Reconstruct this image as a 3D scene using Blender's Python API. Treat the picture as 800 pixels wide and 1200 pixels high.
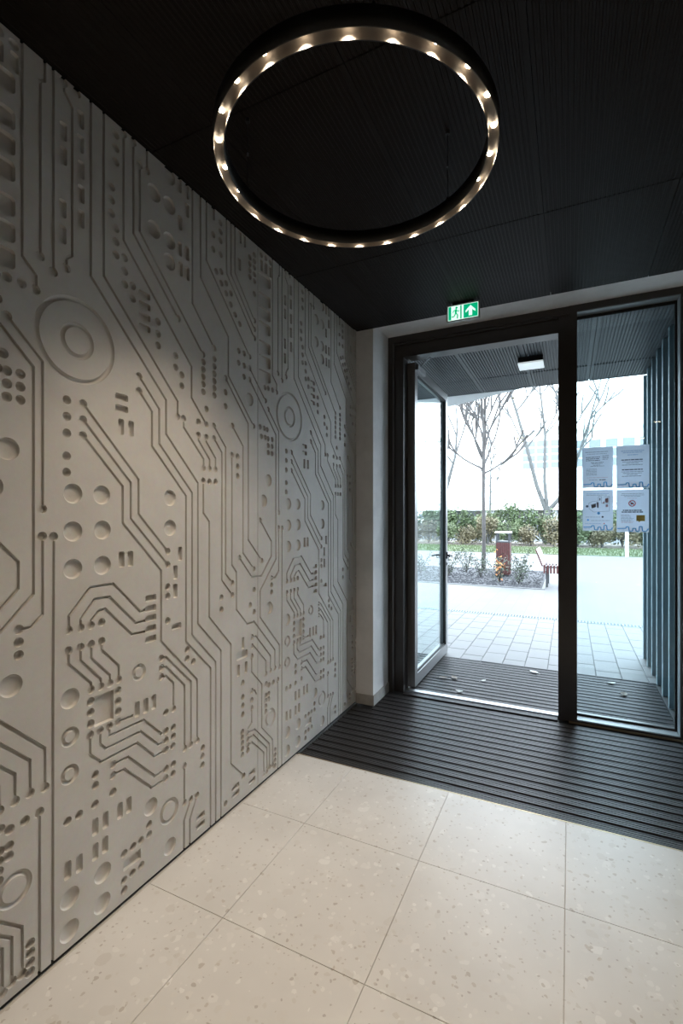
import bpy, bmesh, math, random
from mathutils import Vector, Matrix
from mathutils.geometry import delaunay_2d_cdt

for o in list(bpy.data.objects):
    bpy.data.objects.remove(o)
S = bpy.context.scene
C = S.collection
R = math.radians
PI = math.pi

# ------------------------------------------------------------------ camera
YAW = math.atan2(267.0, 551.0)                 # the room's depth axis lies 25.9 degrees right of the lens axis
cd = bpy.data.cameras.new('camera')
cam = bpy.data.objects.new('camera', cd)
C.objects.link(cam)
cam.location = (0, 0, 1.45)
cam.rotation_euler = (PI / 2, 0, YAW)
cd.sensor_fit = 'VERTICAL'
cd.sensor_height = 36.0
cd.sensor_width = 24.0
cd.lens = 36.0 * 551.0 / 1200.0
cd.shift_y = 6.0 / 1200.0
cd.clip_start = 0.02
cd.clip_end = 300
S.camera = cam

# ------------------------------------------------------------------ sky, exposure
world = bpy.data.worlds.new('overcast_sky')
S.world = world
world.use_nodes = True
bg = world.node_tree.nodes['Background']
bg.inputs[0].default_value = (0.75, 0.88, 1.0, 1)
bg.inputs[1].default_value = 12.0
S.view_settings.view_transform = 'Standard'
S.view_settings.look = 'None'
S.view_settings.gamma = 1.0
S.view_settings.exposure = 0.0
S.view_settings.use_curve_mapping = False
LED_W = 7.3                                    # each point of the ring lamp
DOWN_W = 5.0                                  # unseen downlights added behind the camera

# ------------------------------------------------------------------ materials
def new_mat(name):
    m = bpy.data.materials.new(name)
    m.use_nodes = True
    nt = m.node_tree
    return m, nt, nt.nodes['Principled BSDF']

def N(nt, kind, **kw):
    n = nt.nodes.new(kind)
    for k, v in kw.items():
        if hasattr(n, k):
            setattr(n, k, v)
        else:
            n.inputs[k.replace('_', ' ')].default_value = v
    return n

def mat(name, col, rough=0.6, metal=0.0, noise=0.0, scale=8.0, bump=0.0, bscale=60.0, spec=None, coat=0.0):
    m, nt, b = new_mat(name)
    b.inputs['Base Color'].default_value = (*col, 1)
    b.inputs['Roughness'].default_value = rough
    b.inputs['Metallic'].default_value = metal
    if spec is not None:
        b.inputs['Specular IOR Level'].default_value = spec
    if coat:
        b.inputs['Coat Weight'].default_value = coat
        b.inputs['Coat Roughness'].default_value = 0.2
    tc = N(nt, 'ShaderNodeTexCoord')
    if noise:
        n = N(nt, 'ShaderNodeTexNoise', Scale=scale, Detail=6.0, Roughness=0.6)
        nt.links.new(tc.outputs['Object'], n.inputs['Vector'])
        r = N(nt, 'ShaderNodeValToRGB')
        r.color_ramp.elements[0].position = 0.3
        r.color_ramp.elements[1].position = 0.7
        r.color_ramp.elements[0].color = (*[max(0, c * (1 - noise)) for c in col], 1)
        r.color_ramp.elements[1].color = (*[min(1, c * (1 + noise)) for c in col], 1)
        nt.links.new(n.outputs['Fac'], r.inputs['Fac'])
        nt.links.new(r.outputs['Color'], b.inputs['Base Color'])
    if bump:
        n2 = N(nt, 'ShaderNodeTexNoise', Scale=bscale, Detail=4.0)
        nt.links.new(tc.outputs['Object'], n2.inputs['Vector'])
        bp = N(nt, 'ShaderNodeBump', Strength=bump, Distance=0.01)
        nt.links.new(n2.outputs['Fac'], bp.inputs['Height'])
        nt.links.new(bp.outputs['Normal'], b.inputs['Normal'])
    return m

def emit(name, col, strength):
    m, nt, b = new_mat(name)
    b.inputs['Base Color'].default_value = (*col, 1)
    b.inputs['Emission Color'].default_value = (*col, 1)
    b.inputs['Emission Strength'].default_value = strength
    return m

def glass_mat(name, tint, ior=1.45):
    m, nt, b = new_mat(name)
    nt.nodes.remove(b)
    out = nt.nodes['Material Output']
    t = N(nt, 'ShaderNodeBsdfTransparent')
    t.inputs[0].default_value = (*tint, 1)
    g = N(nt, 'ShaderNodeBsdfGlossy')
    g.inputs['Roughness'].default_value = 0.0
    f = N(nt, 'ShaderNodeFresnel')
    geo = N(nt, 'ShaderNodeNewGeometry')       # same reflectance on the way in and on the way out of the pane
    io = N(nt, 'ShaderNodeMix')
    nt.links.new(geo.outputs['Backfacing'], io.inputs[0])
    io.inputs[2].default_value = ior
    io.inputs[3].default_value = 1.0 / ior
    nt.links.new(io.outputs[0], f.inputs['IOR'])
    mx = N(nt, 'ShaderNodeMixShader')
    nt.links.new(f.outputs[0], mx.inputs[0])
    nt.links.new(t.outputs[0], mx.inputs[1])
    nt.links.new(g.outputs[0], mx.inputs[2])
    nt.links.new(mx.outputs[0], out.inputs['Surface'])
    return m

def concrete_mat():
    m, nt, b = new_mat('cast_concrete')
    tc = N(nt, 'ShaderNodeTexCoord')
    n1 = N(nt, 'ShaderNodeTexNoise', Scale=1.6, Detail=5.0, Roughness=0.55, Distortion=0.6)
    n2 = N(nt, 'ShaderNodeTexNoise', Scale=40.0, Detail=5.0, Roughness=0.7)
    for n in (n1, n2):
        nt.links.new(tc.outputs['Object'], n.inputs['Vector'])
    r = N(nt, 'ShaderNodeValToRGB')
    r.color_ramp.elements[0].position = 0.32
    r.color_ramp.elements[1].position = 0.68
    r.color_ramp.elements[0].color = (0.50, 0.480, 0.448, 1)
    r.color_ramp.elements[1].color = (0.60, 0.578, 0.542, 1)
    nt.links.new(n1.outputs['Fac'], r.inputs['Fac'])
    mix = N(nt, 'ShaderNodeMix', data_type='RGBA', blend_type='OVERLAY')
    mix.inputs[0].default_value = 0.12
    nt.links.new(r.outputs['Color'], mix.inputs[6])
    nt.links.new(n2.outputs['Color'], mix.inputs[7])
    nt.links.new(mix.outputs[2], b.inputs['Base Color'])
    b.inputs['Roughness'].default_value = 0.62
    bp = N(nt, 'ShaderNodeBump', Strength=0.06, Distance=0.01)
    nt.links.new(n2.outputs['Fac'], bp.inputs['Height'])
    nt.links.new(bp.outputs['Normal'], b.inputs['Normal'])
    return m

def terrazzo_mat():
    m, nt, b = new_mat('beige_terrazzo')
    tc = N(nt, 'ShaderNodeTexCoord')
    def chips(scale, lo, hi, seed):
        mp = N(nt, 'ShaderNodeMapping')
        mp.inputs['Location'].default_value = (seed, seed * 1.7, 0.3)
        mp.inputs['Scale'].default_value = (1, 1, 1)
        nt.links.new(tc.outputs['Object'], mp.inputs['Vector'])
        nz = N(nt, 'ShaderNodeTexNoise', Scale=scale * 0.8, Detail=2.0)
        nt.links.new(mp.outputs['Vector'], nz.inputs['Vector'])
        vm = N(nt, 'ShaderNodeVectorMath', operation='MULTIPLY_ADD')
        nt.links.new(nz.outputs['Color'], vm.inputs[0])
        vm.inputs[1].default_value = (1.1 / scale,) * 3
        nt.links.new(mp.outputs['Vector'], vm.inputs[2])
        v = N(nt, 'ShaderNodeTexVoronoi', Scale=scale)
        nt.links.new(vm.outputs[0], v.inputs['Vector'])
        sp = N(nt, 'ShaderNodeSeparateColor')
        nt.links.new(v.outputs['Color'], sp.inputs[0])
        a = N(nt, 'ShaderNodeMath', operation='MULTIPLY_ADD')      # chip radius varies from cell to cell
        nt.links.new(sp.outputs[1], a.inputs[0])
        a.inputs[1].default_value = hi - lo
        a.inputs[2].default_value = lo
        d = N(nt, 'ShaderNodeMath', operation='LESS_THAN')
        nt.links.new(v.outputs['Distance'], d.inputs[0])
        nt.links.new(a.outputs[0], d.inputs[1])
        return d, sp
    n1 = N(nt, 'ShaderNodeTexNoise', Scale=3.0, Detail=4.0)
    nt.links.new(tc.outputs['Object'], n1.inputs['Vector'])
    base = N(nt, 'ShaderNodeValToRGB')
    base.color_ramp.elements[0].color = (0.575, 0.548, 0.508, 1)
    base.color_ramp.elements[1].color = (0.655, 0.626, 0.582, 1)
    base.color_ramp.elements[0].position = 0.3
    base.color_ramp.elements[1].position = 0.7
    nt.links.new(n1.outputs['Fac'], base.inputs['Fac'])
    cur = base.outputs['Color']
    for scale, lo, hi, seed, fac, colr in ((20, -0.1, 0.45, 3.1, 0.55, ((0.76, 0.735, 0.69), (0.54, 0.50, 0.45))),
                                      (42, -0.25, 0.42, 7.7, 0.55, ((0.78, 0.755, 0.71), (0.50, 0.455, 0.39))),
                                      (34, -0.75, 0.30, 13.3, 0.55, ((0.30, 0.24, 0.18), (0.48, 0.41, 0.33))),
                                      (60, -0.8, 0.34, 21.9, 0.5, ((0.25, 0.20, 0.16), (0.42, 0.35, 0.28)))):
        d, sp = chips(scale, lo, hi, seed)
        r = N(nt, 'ShaderNodeMix', data_type='RGBA')
        nt.links.new(sp.outputs[0], r.inputs[0])
        r.inputs[6].default_value = (*colr[0], 1)
        r.inputs[7].default_value = (*colr[1], 1)
        f = N(nt, 'ShaderNodeMath', operation='MULTIPLY')
        nt.links.new(d.outputs[0], f.inputs[0])
        f.inputs[1].default_value = fac
        mx = N(nt, 'ShaderNodeMix', data_type='RGBA')
        nt.links.new(f.outputs[0], mx.inputs[0])
        nt.links.new(cur, mx.inputs[6])
        nt.links.new(r.outputs[2], mx.inputs[7])
        cur = mx.outputs[2]
    nt.links.new(cur, b.inputs['Base Color'])
    b.inputs['Roughness'].default_value = 0.42
    return m

def paving_mat():
    m, nt, b = new_mat('far_paving')
    tc = N(nt, 'ShaderNodeTexCoord')
    mp = N(nt, 'ShaderNodeMapping')
    mp.inputs['Rotation'].default_value = (0, 0, PI / 2)
    nt.links.new(tc.outputs['Object'], mp.inputs['Vector'])
    br = N(nt, 'ShaderNodeTexBrick', Scale=1.0)
    br.inputs['Color1'].default_value = (0.052, 0.052, 0.052, 1)
    br.inputs['Color2'].default_value = (0.060, 0.060, 0.060, 1)
    br.inputs['Mortar'].default_value = (0.036, 0.037, 0.037, 1)
    br.inputs['Mortar Size'].default_value = 0.004
    br.inputs['Brick Width'].default_value = 0.36
    br.inputs['Row Height'].default_value = 0.205
    nt.links.new(mp.outputs['Vector'], br.inputs['Vector'])
    nt.links.new(br.outputs['Color'], b.inputs['Base Color'])
    b.inputs['Roughness'].default_value = 0.6
    return m

M = {}
M['concrete'] = concrete_mat()
M['terrazzo'] = terrazzo_mat()
M['far_paving'] = paving_mat()
M['grout'] = mat('grout', (0.52, 0.47, 0.40), 0.8)
M['plaster'] = mat('grey_plaster', (0.74, 0.73, 0.72), 0.75, noise=0.10, scale=5, bump=0.05, bscale=90)
M['plinth'] = mat('stone_plinth', (0.37, 0.355, 0.33), 0.6, noise=0.15, scale=14)
M['ceiling'] = mat('black_ribbed_metal', (0.013, 0.0095, 0.007), 0.5, spec=0.12)
M['ceiling_gap'] = mat('ceiling_void', (0.004, 0.004, 0.004), 0.9)
M['canopy'] = mat('grey_ribbed_metal', (0.06, 0.07, 0.077), 0.45)
M['canopy_edge'] = mat('panel_flange', (0.14, 0.16, 0.17), 0.45)
M['frame'] = mat('bronze_aluminium', (0.028, 0.023, 0.020), 0.38, coat=0.25, noise=0.08, scale=20)
M['leaf_frame'] = mat('bronze_painted_sheen', (0.13, 0.13, 0.132), 0.32, coat=0.3)  # leaf profile lightened, its grazing reflection put into the colour
M['frame_in'] = mat('frame_rebate_aluminium', (0.22, 0.24, 0.25), 0.35)
M['gasket'] = mat('black_rubber', (0.008, 0.008, 0.008), 0.7)
M['steel'] = mat('brushed_steel', (0.30, 0.305, 0.31), 0.4, metal=1.0)
M['brass'] = mat('mat_edge_profile', (0.42, 0.33, 0.22), 0.4, metal=0.8)
M['mat_slat'] = mat('ribbed_mat_slat', (0.040, 0.040, 0.043), 0.42, metal=0.3, noise=0.2, scale=60)
M['mat_base'] = mat('mat_base_rubber', (0.010, 0.010, 0.011), 0.8)
M['lamp_black'] = mat('black_lamp_metal', (0.012, 0.011, 0.010), 0.45)
M['lamp_channel'] = mat('lamp_channel_metal', (0.13, 0.115, 0.10), 0.4)
M['led'] = emit('warm_led', (1.0, 0.80, 0.56), 28.0)
M['cable'] = mat('black_cable', (0.008, 0.008, 0.008), 0.5)
M['glass'] = glass_mat('clear_glass', (0.90, 0.97, 0.98), 1.3)
M['glass_side'] = glass_mat('tinted_glass', (0.90, 0.965, 0.98))
M['sign_green'] = emit('sign_green', (0.0, 0.36, 0.17), 1.15)
M['sign_white'] = emit('sign_white', (0.75, 1.0, 0.88), 1.1)
M['sign_case'] = mat('sign_housing', (0.40, 0.44, 0.45), 0.4)
def paper_mat():
    m, nt, b = new_mat('white_paper')
    b.inputs['Base Color'].default_value = (0.62, 0.63, 0.66, 1)
    b.inputs['Roughness'].default_value = 0.8
    t = N(nt, 'ShaderNodeBsdfTranslucent')
    t.inputs[0].default_value = (0.80, 0.83, 0.90, 1)
    mx = N(nt, 'ShaderNodeMixShader')
    mx.inputs[0].default_value = 0.7
    nt.links.new(b.outputs[0], mx.inputs[1])
    nt.links.new(t.outputs[0], mx.inputs[2])
    nt.links.new(mx.outputs[0], nt.nodes['Material Output'].inputs['Surface'])
    return m
M['paper'] = paper_mat()
M['print_grey'] = mat('print_grey', (0.20, 0.21, 0.24), 0.8)
M['print_dark'] = mat('print_dark', (0.07, 0.075, 0.10), 0.8)
M['print_blue'] = mat('print_blue', (0.10, 0.42, 0.80), 0.8)
M['print_lightblue'] = mat('print_light_blue', (0.28, 0.40, 0.62), 0.8)
M['print_red'] = mat('print_red', (0.80, 0.12, 0.10), 0.8)
M['print_pink'] = mat('print_pink', (0.55, 0.33, 0.35), 0.8)
M['print_ochre'] = mat('print_ochre', (0.62, 0.48, 0.14), 0.8)
M['paver'] = mat('pale_paver', (0.072, 0.072, 0.072), 0.6, noise=0.08, scale=3)
M['paver_joint'] = mat('paver_joint', (0.05, 0.052, 0.055), 0.9)
M['drain'] = mat('drain_grate', (0.10, 0.14, 0.15), 0.5, metal=0.4)
M['drain_hole'] = mat('drain_shadow', (0.02, 0.025, 0.03), 0.9)
M['fin'] = mat('blue_grey_fin', (0.17, 0.225, 0.25), 0.5)
M['white_render'] = mat('white_render', (0.86, 0.86, 0.85), 0.8, noise=0.02, scale=2)
M['white_metal'] = mat('white_metal', (0.78, 0.80, 0.80), 0.5)
M['gravel'] = mat('dark_gravel', (0.022, 0.022, 0.025), 0.9, noise=0.5, scale=30, bump=0.6, bscale=40)
M['stone'] = mat('gravel_stone', (0.034, 0.034, 0.038), 0.85, noise=0.4, scale=8)
M['bark'] = mat('grey_bark', (0.04, 0.036, 0.034), 0.85, noise=0.3, scale=12)
M['bark_far'] = mat('pale_bark', (0.06, 0.062, 0.06), 0.85, noise=0.3, scale=6)
M['leaf_green'] = mat('green_leaf', (0.048, 0.072, 0.026), 0.7, noise=0.35, scale=1.5)
M['leaf_pale'] = mat('pale_green_leaf', (0.078, 0.100, 0.046), 0.7, noise=0.3, scale=1.5)
M['leaf_brown'] = mat('autumn_leaf', (0.095, 0.08, 0.043), 0.7, noise=0.35, scale=1.5)
M['leaf_orange'] = mat('orange_leaf', (0.62, 0.25, 0.08), 0.7)
M['leaf_dark'] = mat('rose_leaf', (0.03, 0.042, 0.024), 0.6, noise=0.3, scale=4)
M['leaf_dry'] = mat('dry_leaf', (0.16, 0.13, 0.10), 0.7)
M['leaf_white'] = mat('pale_dry_leaf', (0.55, 0.54, 0.50), 0.7)
M['grass'] = mat('lawn_green', (0.043, 0.060, 0.022), 0.9, noise=0.3, scale=3)
M['soil'] = mat('bed_soil', (0.12, 0.10, 0.08), 0.95)
M['wood_red'] = mat('red_brown_wood', (0.050, 0.012, 0.011), 0.5, noise=0.2, scale=20)
M['bin_metal'] = mat('dark_bin_metal', (0.03, 0.032, 0.035), 0.45)
M['window_glass'] = mat('far_window_glass', (0.08, 0.13, 0.135), 0.2)
M['window_dark'] = mat('far_window_shade', (0.10, 0.115, 0.13), 0.25)
M['far_frame'] = mat('far_window_frame', (0.62, 0.64, 0.64), 0.6)
M['far_shade'] = mat('far_plinth_wall', (0.12, 0.125, 0.135), 0.7)
M['far_brown'] = mat('far_brown_panel', (0.09, 0.08, 0.075), 0.7)
M['roof_green'] = mat('verdigris_coping', (0.35, 0.45, 0.38), 0.6)

# ------------------------------------------------------------------ mesh helpers
class MB:
    def __init__(s):
        s.v = []; s.f = []; s.sm = []
    def add(s, vs, fs, smooth=False):
        k = len(s.v)
        s.v += [tuple(v) for v in vs]
        s.f += [tuple(i + k for i in f) for f in fs]
        s.sm += [smooth] * len(fs)
    def box(s, x0, x1, y0, y1, z0, z1):
        s.add([(x0, y0, z0), (x1, y0, z0), (x1, y1, z0), (x0, y1, z0), (x0, y0, z1), (x1, y0, z1), (x1, y1, z1), (x0, y1, z1)],
              [(0, 3, 2, 1), (4, 5, 6, 7), (0, 1, 5, 4), (1, 2, 6, 5), (2, 3, 7, 6), (3, 0, 4, 7)])
    def bbox(s, x0, x1, y0, y1, z0, z1, b):
        # box with chamfered vertical and top edges
        def ring(i, z):
            return [(x0 + i + b, y0 + i, z), (x1 - i - b, y0 + i, z), (x1 - i, y0 + i + b, z), (x1 - i, y1 - i - b, z),
                    (x1 - i - b, y1 - i, z), (x0 + i + b, y1 - i, z), (x0 + i, y1 - i - b, z), (x0 + i, y0 + i + b, z)]
        vs = ring(0, z0) + ring(0, z1 - b) + ring(b, z1)
        fs = [tuple(range(7, -1, -1)), tuple(range(16, 24))]
        for r in (0, 8):
            for i in range(8):
                j = (i + 1) % 8
                fs.append((r + i, r + j, r + 8 + j, r + 8 + i))
        s.add(vs, fs)
    def tube(s, pts, rad, n=6, cap=True):
        pts = [Vector(p) for p in pts]
        rad = rad if isinstance(rad, (list, tuple)) else [rad] * len(pts)
        rings = []
        for i, p in enumerate(pts):
            d = (pts[min(i + 1, len(pts) - 1)] - pts[max(i - 1, 0)])
            d = d.normalized() if d.length > 1e-9 else Vector((0, 0, 1))
            a = d.cross(Vector((0.31, 0.87, 0.2)))
            if a.length < 0.05:
                a = d.cross(Vector((1, 0, 0)))
            a.normalize()
            b = d.cross(a)
            rings.append([p + (a * math.cos(2 * PI * k / n) + b * math.sin(2 * PI * k / n)) * rad[i] for k in range(n)])
        vs = [v for r in rings for v in r]
        fs = []
        for i in range(len(pts) - 1):
            for k in range(n):
                fs.append((i * n + k, i * n + (k + 1) % n, (i + 1) * n + (k + 1) % n, (i + 1) * n + k))
        s.add(vs, fs, True)
        if cap:
            s.add(rings[0], [tuple(range(n - 1, -1, -1))])
            s.add(rings[-1], [tuple(range(n))])
    def lathe(s, cx, cy, prof, n=32, smooth=True):
        vs = []
        for (r, z) in prof:
            vs += [(cx + r * math.cos(2 * PI * k / n), cy + r * math.sin(2 * PI * k / n), z) for k in range(n)]
        fs = []
        for i in range(len(prof) - 1):
            for k in range(n):
                fs.append((i * n + k, i * n + (k + 1) % n, (i + 1) * n + (k + 1) % n, (i + 1) * n + k))
        s.add(vs, fs, smooth)
    def prism(s, poly, z0, z1):
        n = len(poly)
        vs = [(x, y, z0) for x, y in poly] + [(x, y, z1) for x, y in poly]
        fs = [tuple(range(n - 1, -1, -1)), tuple(range(n, 2 * n))]
        fs += [(i, (i + 1) % n, n + (i + 1) % n, n + i) for i in range(n)]
        s.add(vs, fs)
    def build(s, name, m, parent=None, loc=None):
        me = bpy.data.meshes.new(name)
        me.from_pydata(s.v, [], s.f)
        me.polygons.foreach_set('use_smooth', s.sm)
        me.materials.append(M[m] if isinstance(m, str) else m)
        me.update()
        o = bpy.data.objects.new(name, me)
        C.objects.link(o)
        if parent is not None:
            o.parent = parent
        if loc is not None:
            o.location = loc
        return o

def inst(name, src, loc, parent=None, rot=None, scale=None):
    o = src.copy()
    o.name = name
    C.objects.link(o)
    o.parent = parent
    o.location = loc
    if rot:
        o.rotation_euler = rot
    if scale:
        o.scale = scale
    return o

def tag(o, label=None, cat=None, group=None, kind=None):
    if label: o['label'] = label
    if cat: o['category'] = cat
    if group: o['group'] = group
    if kind: o['kind'] = kind
    return o

def empty(name, loc=(0, 0, 0), rz=0.0):
    o = bpy.data.objects.new(name, None)
    o.empty_display_size = 0.1
    C.objects.link(o)
    o.location = loc
    o.rotation_euler = (0, 0, rz)
    return o

def boxobj(name, dims, m, parent=None):
    b = MB(); b.box(*dims)
    return b.build(name, m, parent)

# ------------------------------------------------------------------ the room shell
XL, XR = -1.5, 2.3          # left relief wall, right wall
YB, YF = -4.2, 3.36         # back wall, inner face of the door wall
ZC = 2.9                    # ceiling
XF0, XF1 = -1.358, 0.70     # opening in the door wall
YD = 3.69                   # inner face of the door frame
YO = 3.86                   # outer face of the door wall
ZS = 2.94                   # head of the opening
YM = 2.478                  # front edge of the entrance mat

floor = boxobj('floor', (XL - 0.04, XR, YB, YM, -0.12, -0.004), 'grout')
tag(floor, 'beige terrazzo tiled lobby floor', 'floor', kind='structure')
xe = [-0.572 + 0.557 * k for k in range(-2, 6)]
xe = [XL + 0.006] + [x for x in xe if XL + 0.05 < x < XR - 0.05] + [XR]
ye = [YM, 1.928] + [1.344 - 0.584 * k for k in range(0, 10)]
ye = [y for y in ye if y > YB + 0.05] + [YB]
for i in range(len(xe) - 1):
    for j in range(len(ye) - 1):
        w, l = xe[i + 1] - xe[i] - 0.0017, ye[j] - ye[j + 1] - 0.0017
        b = MB(); b.bbox(-w / 2, w / 2, -l / 2, l / 2, -0.02, 0.0, 0.0008)
        o = b.build('tile', 'terrazzo', floor)
        o.data.transform(Matrix.Translation(((xe[i] + xe[i + 1]) / 2, (ye[j] + ye[j + 1]) / 2, 0)))

wl = boxobj('wall_left', (XL - 0.25, XL - 0.03, YB, YF, 0.0, 3.1), 'concrete')
tag(wl, 'concrete wall with circuit board relief panels', 'wall', kind='structure')
boxobj('base_strip', (XL - 0.03, XL - 0.006, YB, YF, 0.0, 0.014), 'gasket', wl)

wf = MB()
wf.box(XL - 0.25, XF0, YF, YO, 0.0, 3.1)
wf.box(XF0, XF1, YF, YO, ZS, 3.1)
wf.box(XF1, XR, YF, YO, 0.0, 3.1)
wf = wf.build('wall_front', 'plaster')
tag(wf, 'smooth grey plaster wall around the glazed entrance', 'wall', kind='structure')
bb = MB()
bb.box(XL, XF0 + 0.008, YF - 0.008, YF, 0.0, 0.078)
bb.box(XF0, XF0 + 0.008, YF, YD, 0.0, 0.078)
tag(bb.build('baseboard_front', 'plinth'), 'low stone plinth at the foot of the plaster jamb', 'baseboard', kind='structure')
tag(boxobj('wall_right', (XR, XR + 0.2, YB, YF, 0.0, 3.1), 'plaster'), 'plain plaster wall across from the relief wall', 'wall', kind='structure')
tag(boxobj('wall_back', (XL - 0.25, XR + 0.2, YB - 0.2, YB, 0.0, 3.1), 'plaster'), 'plain plaster wall at the back of the lobby', 'wall', kind='structure')

def ribbed_panel(name, x0, x1, y0, y1, z, m, parent, pitch=0.018, depth=0.0022, flange=0.012, gap=0.0015):
    # metal tray, ribs running along y, open side up
    b = MB()
    xa, xb, ya, yb = x0 + gap, x1 - gap, y0 + gap, y1 - gap
    prof = [(xa, z + 0.02), (xa, z), (xa + flange, z)]
    n = max(1, int((xb - xa - 2 * flange) / pitch))
    p = (xb - xa - 2 * flange) / n
    for k in range(n):
        x = xa + flange + k * p
        prof += [(x + 0.10 * p, z + depth), (x + 0.50 * p, z + depth), (x + 0.60 * p, z), (x + p, z)]
    prof += [(xb, z), (xb, z + 0.02)]
    vs = [(x, ya, zz) for x, zz in prof] + [(x, yb, zz) for x, zz in prof]
    n = len(prof)
    b.add(vs, [(i, n + i, n + i + 1, i + 1) for i in range(n - 1)])
    for yy in (ya, yb):
        b.add([(xa, yy, z), (xb, yy, z), (xb, yy, z + 0.02), (xa, yy, z + 0.02)], [(0, 1, 2, 3)])
    return b.build(name, m, parent)

ceil = boxobj('ceiling', (XL - 0.25, XR + 0.2, YB, YF, ZC + 0.02, 3.15), 'ceiling_gap')
tag(ceil, 'black ribbed metal panel ceiling', 'ceiling', kind='structure')
cx = [XL + 0.004, -1.184, -0.647, -0.11, 0.427, 0.964, 1.501, 2.038, XR]
cy = [YF, 2.44, 1.355, 0.27, -0.815, -1.9, -2.985, YB]
for i in range(len(cx) - 1):
    for j in range(len(cy) - 1):
        ribbed_panel('ceiling_panel', cx[i], cx[i + 1], cy[j + 1], cy[j], ZC, 'ceiling', ceil)

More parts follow.
